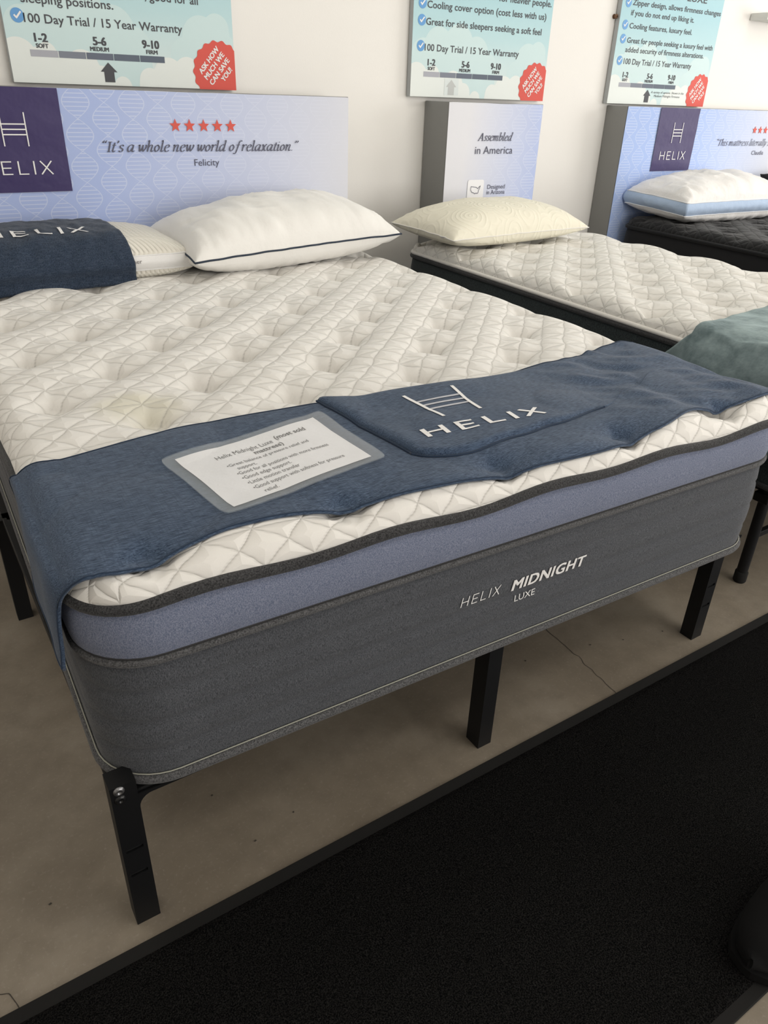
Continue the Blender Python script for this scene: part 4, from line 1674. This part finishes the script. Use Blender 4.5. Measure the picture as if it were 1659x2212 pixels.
cap = .0245
sign(.522, 'blue sky printed firmness sign above the wide headboard with dark arrow under medium', [.189],
     [('100 Day Trial / 15 Year Warranty', .064, .592, .172, cap), ('sleeping positions.', .064, .356, .2255, cap), (', good for all', .467, .658, .261, cap)])
sign(2.114, 'blue sky printed firmness sign above the narrow panel with pale arrow near soft', [.342, .282, .190],
     [('heavier people.', .522, .772, .378, cap), ('for', .455, .512, .378, cap), ('Cooling cover option (cost less with us)', .070, .748, .3265, cap), ('Great for side sleepers seeking a soft feel', .068, .728, .2665, cap),
      ('100 Day Trial / 15 Year Warranty', .067, .603, .1735, cap)], pale=True)
sign(3.350, 'blue sky printed sign about zipper design and luxury feel above the right headboard', [.436, .344, .285, .192],
     [('LUXE', .48, .64, .474, .030), ('Zipper design, allows firmness changes', .076, .775, .4275, .0225), ('if you do not end up liking it.', .075, .565, .385, .0225), ('Cooling features, luxury feel.', .078, .568, .331, .0225),
      ('Great for people seeking a luxury feel with', .078, .766, .270, .0225), ('added security of firmness alterations.', .076, .704, .230, .0225), ('100 Day Trial / 15 Year Warranty', .077, .615, .178, cap)],
     small=('A variety of options. Shown in the', 'Medium Midnight Firmness'))

# ================================================================== TEAL THROW ON SECOND MATTRESS
th = empty('throw_blanket', LOC2, RZ2, 'teal velvet throw draped over the foot of the narrow mattress', 'blanket')
TC = [(-.508, .43), (-.507, .46), (-.506, .49), (-.505, .53), (-.503, .60), (-.496, .645), (-.475, .675), (-.43, .693), (-.36, .700), (-.2, .702), (0, .703), (.2, .702), (.36, .698), (.44, .688), (.487, .655), (.497, .60), (.502, .5), (.506, .4)]
tc = np.array(catmull(TC, 10))
tseg = np.concatenate([[0], np.cumsum(np.hypot(*np.diff(tc, axis=0).T))])


def teal_fn(a, b):
    s_ = a * tseg[-1]
    x, z = np.interp(s_, tseg, tc[:, 0]), np.interp(s_, tseg, tc[:, 1])
    yb = .455 + .015 * math.sin(x * 9) - .05 * max(0, min(1, (-.25 - x) / .15)) + .10 * max(0, min(1, (.67 - z) / .12))
    yf = -.035
    y = yf + (yb - yf) * b
    side = max(0, min(1, (.66 - z) / .06)) if x < 0 else max(0, min(1, (.66 - z) / .06))
    wr = .010 * nz(x * 5 + y * 4, y * 6 - x * 3, 3) + .006 * nz(x * 13, y * 12 + x * 6, 7)
    fold = .016 * math.sin(y * 26 + 3 * nz(y * 4, 1.0)) * side
    x2 = x - (fold + .012 * side) * (1 if x < 0 else -1)
    d = max(0, .06 - y)
    z2 = z + (wr + .004) * (1 - side) - d * .5
    if side < 1 and abs(x) < W2 / 2 - .004 and y > 0:
        hq = max(float(top2.height(np.array(x + e), np.array(max(.002, y + e2)))) for e in (-.01, .01) for e2 in (-.01, .01))
        z2 = max(z2, hq + .0075)
    return (x2, y, z2)


sheet('velvet_cloth', teal_fn, 130, 70, MT['teal'], th, .006)

# ================================================================== SMALL THINGS
sh = empty('wall_shelf', (4.43, 2.99, 1.655), 0, 'end of a small white shelf on the wall at the top right', 'shelf')
bevel_obj('board', box_vf(0, .6, -.02, .086, 0, .034), MT['shelf'], sh, .002, 2)
hk = empty('wall_peg', (3.339, 3.08, 1.600), 0, 'small brown peg on the wall beside the zipper design sign', 'peg')
V, F = tube_vf([(0, -.002, 0), (0, -.006, 0), (0, -.012, 0), (0, -.017, 0), (0, -.021, 0), (0, -.022, 0)], lambda i: (.006, .006, .008, .0105, .008, .003)[i], 14)
obj('knob', V, F, MT['wood'], hk, True)
V, F = tube_vf([(0, -.001, 0), (0, -.004, 0)], .0105, 16)
obj('wall_plate', V, F, MT['wood'], hk)

# dark shoe at the lower right corner
sho = empty('shoe', (.895, .235, .009), R(8), 'black shoe toe at the lower right corner on the mat', 'shoe')
prof = [(.0, .004, .002, .03), (.012, .030, .004, .036), (.04, .044, .006, .046), (.08, .050, .008, .056), (.13, .049, .010, .072), (.18, .043, .010, .092), (.23, .038, .010, .105), (.27, .036, .010, .102), (.285, .025, .010, .09)]
n = 18
V = []
for x, hw2, zb, zt in prof:
    for j in range(n):
        a = 2 * math.pi * j / n
        c_, s_ = math.cos(a), math.sin(a)
        y = hw2 * (abs(c_) ** .8) * (1 if c_ > 0 else -1)
        z = zb + (zt - zb) * (.5 + .5 * s_) if s_ > 0 else zb + (zt - zb) * (.5 + .5 * s_)
        V.append((x, y, z + .012))
F = grid_faces(len(prof), n) + [(i * n + n - 1, (i + 1) * n + n - 1, (i + 1) * n, i * n) for i in range(len(prof) - 1)]
F += [tuple(range(n - 1, -1, -1)), tuple(range((len(prof) - 1) * n, len(prof) * n))]
obj('upper', V, F, MT['shoe'], sho, True)
so = []
for x, hw2, zb, zt in prof:
    so.append((x - .003, hw2 + .003))
ring = [(x, y_) for x, y_ in so] + [(x, -y_) for x, y_ in reversed(so)]
m_ = len(ring)
V = [(p[0], p[1], 0) for p in ring] + [(p[0], p[1], .016) for p in ring]
F = [tuple(range(m_ - 1, -1, -1)), tuple(range(m_, 2 * m_))] + [(i, (i + 1) % m_, m_ + (i + 1) % m_, m_ + i) for i in range(m_)]
obj('sole', V, F, MT['shoe'], sho)
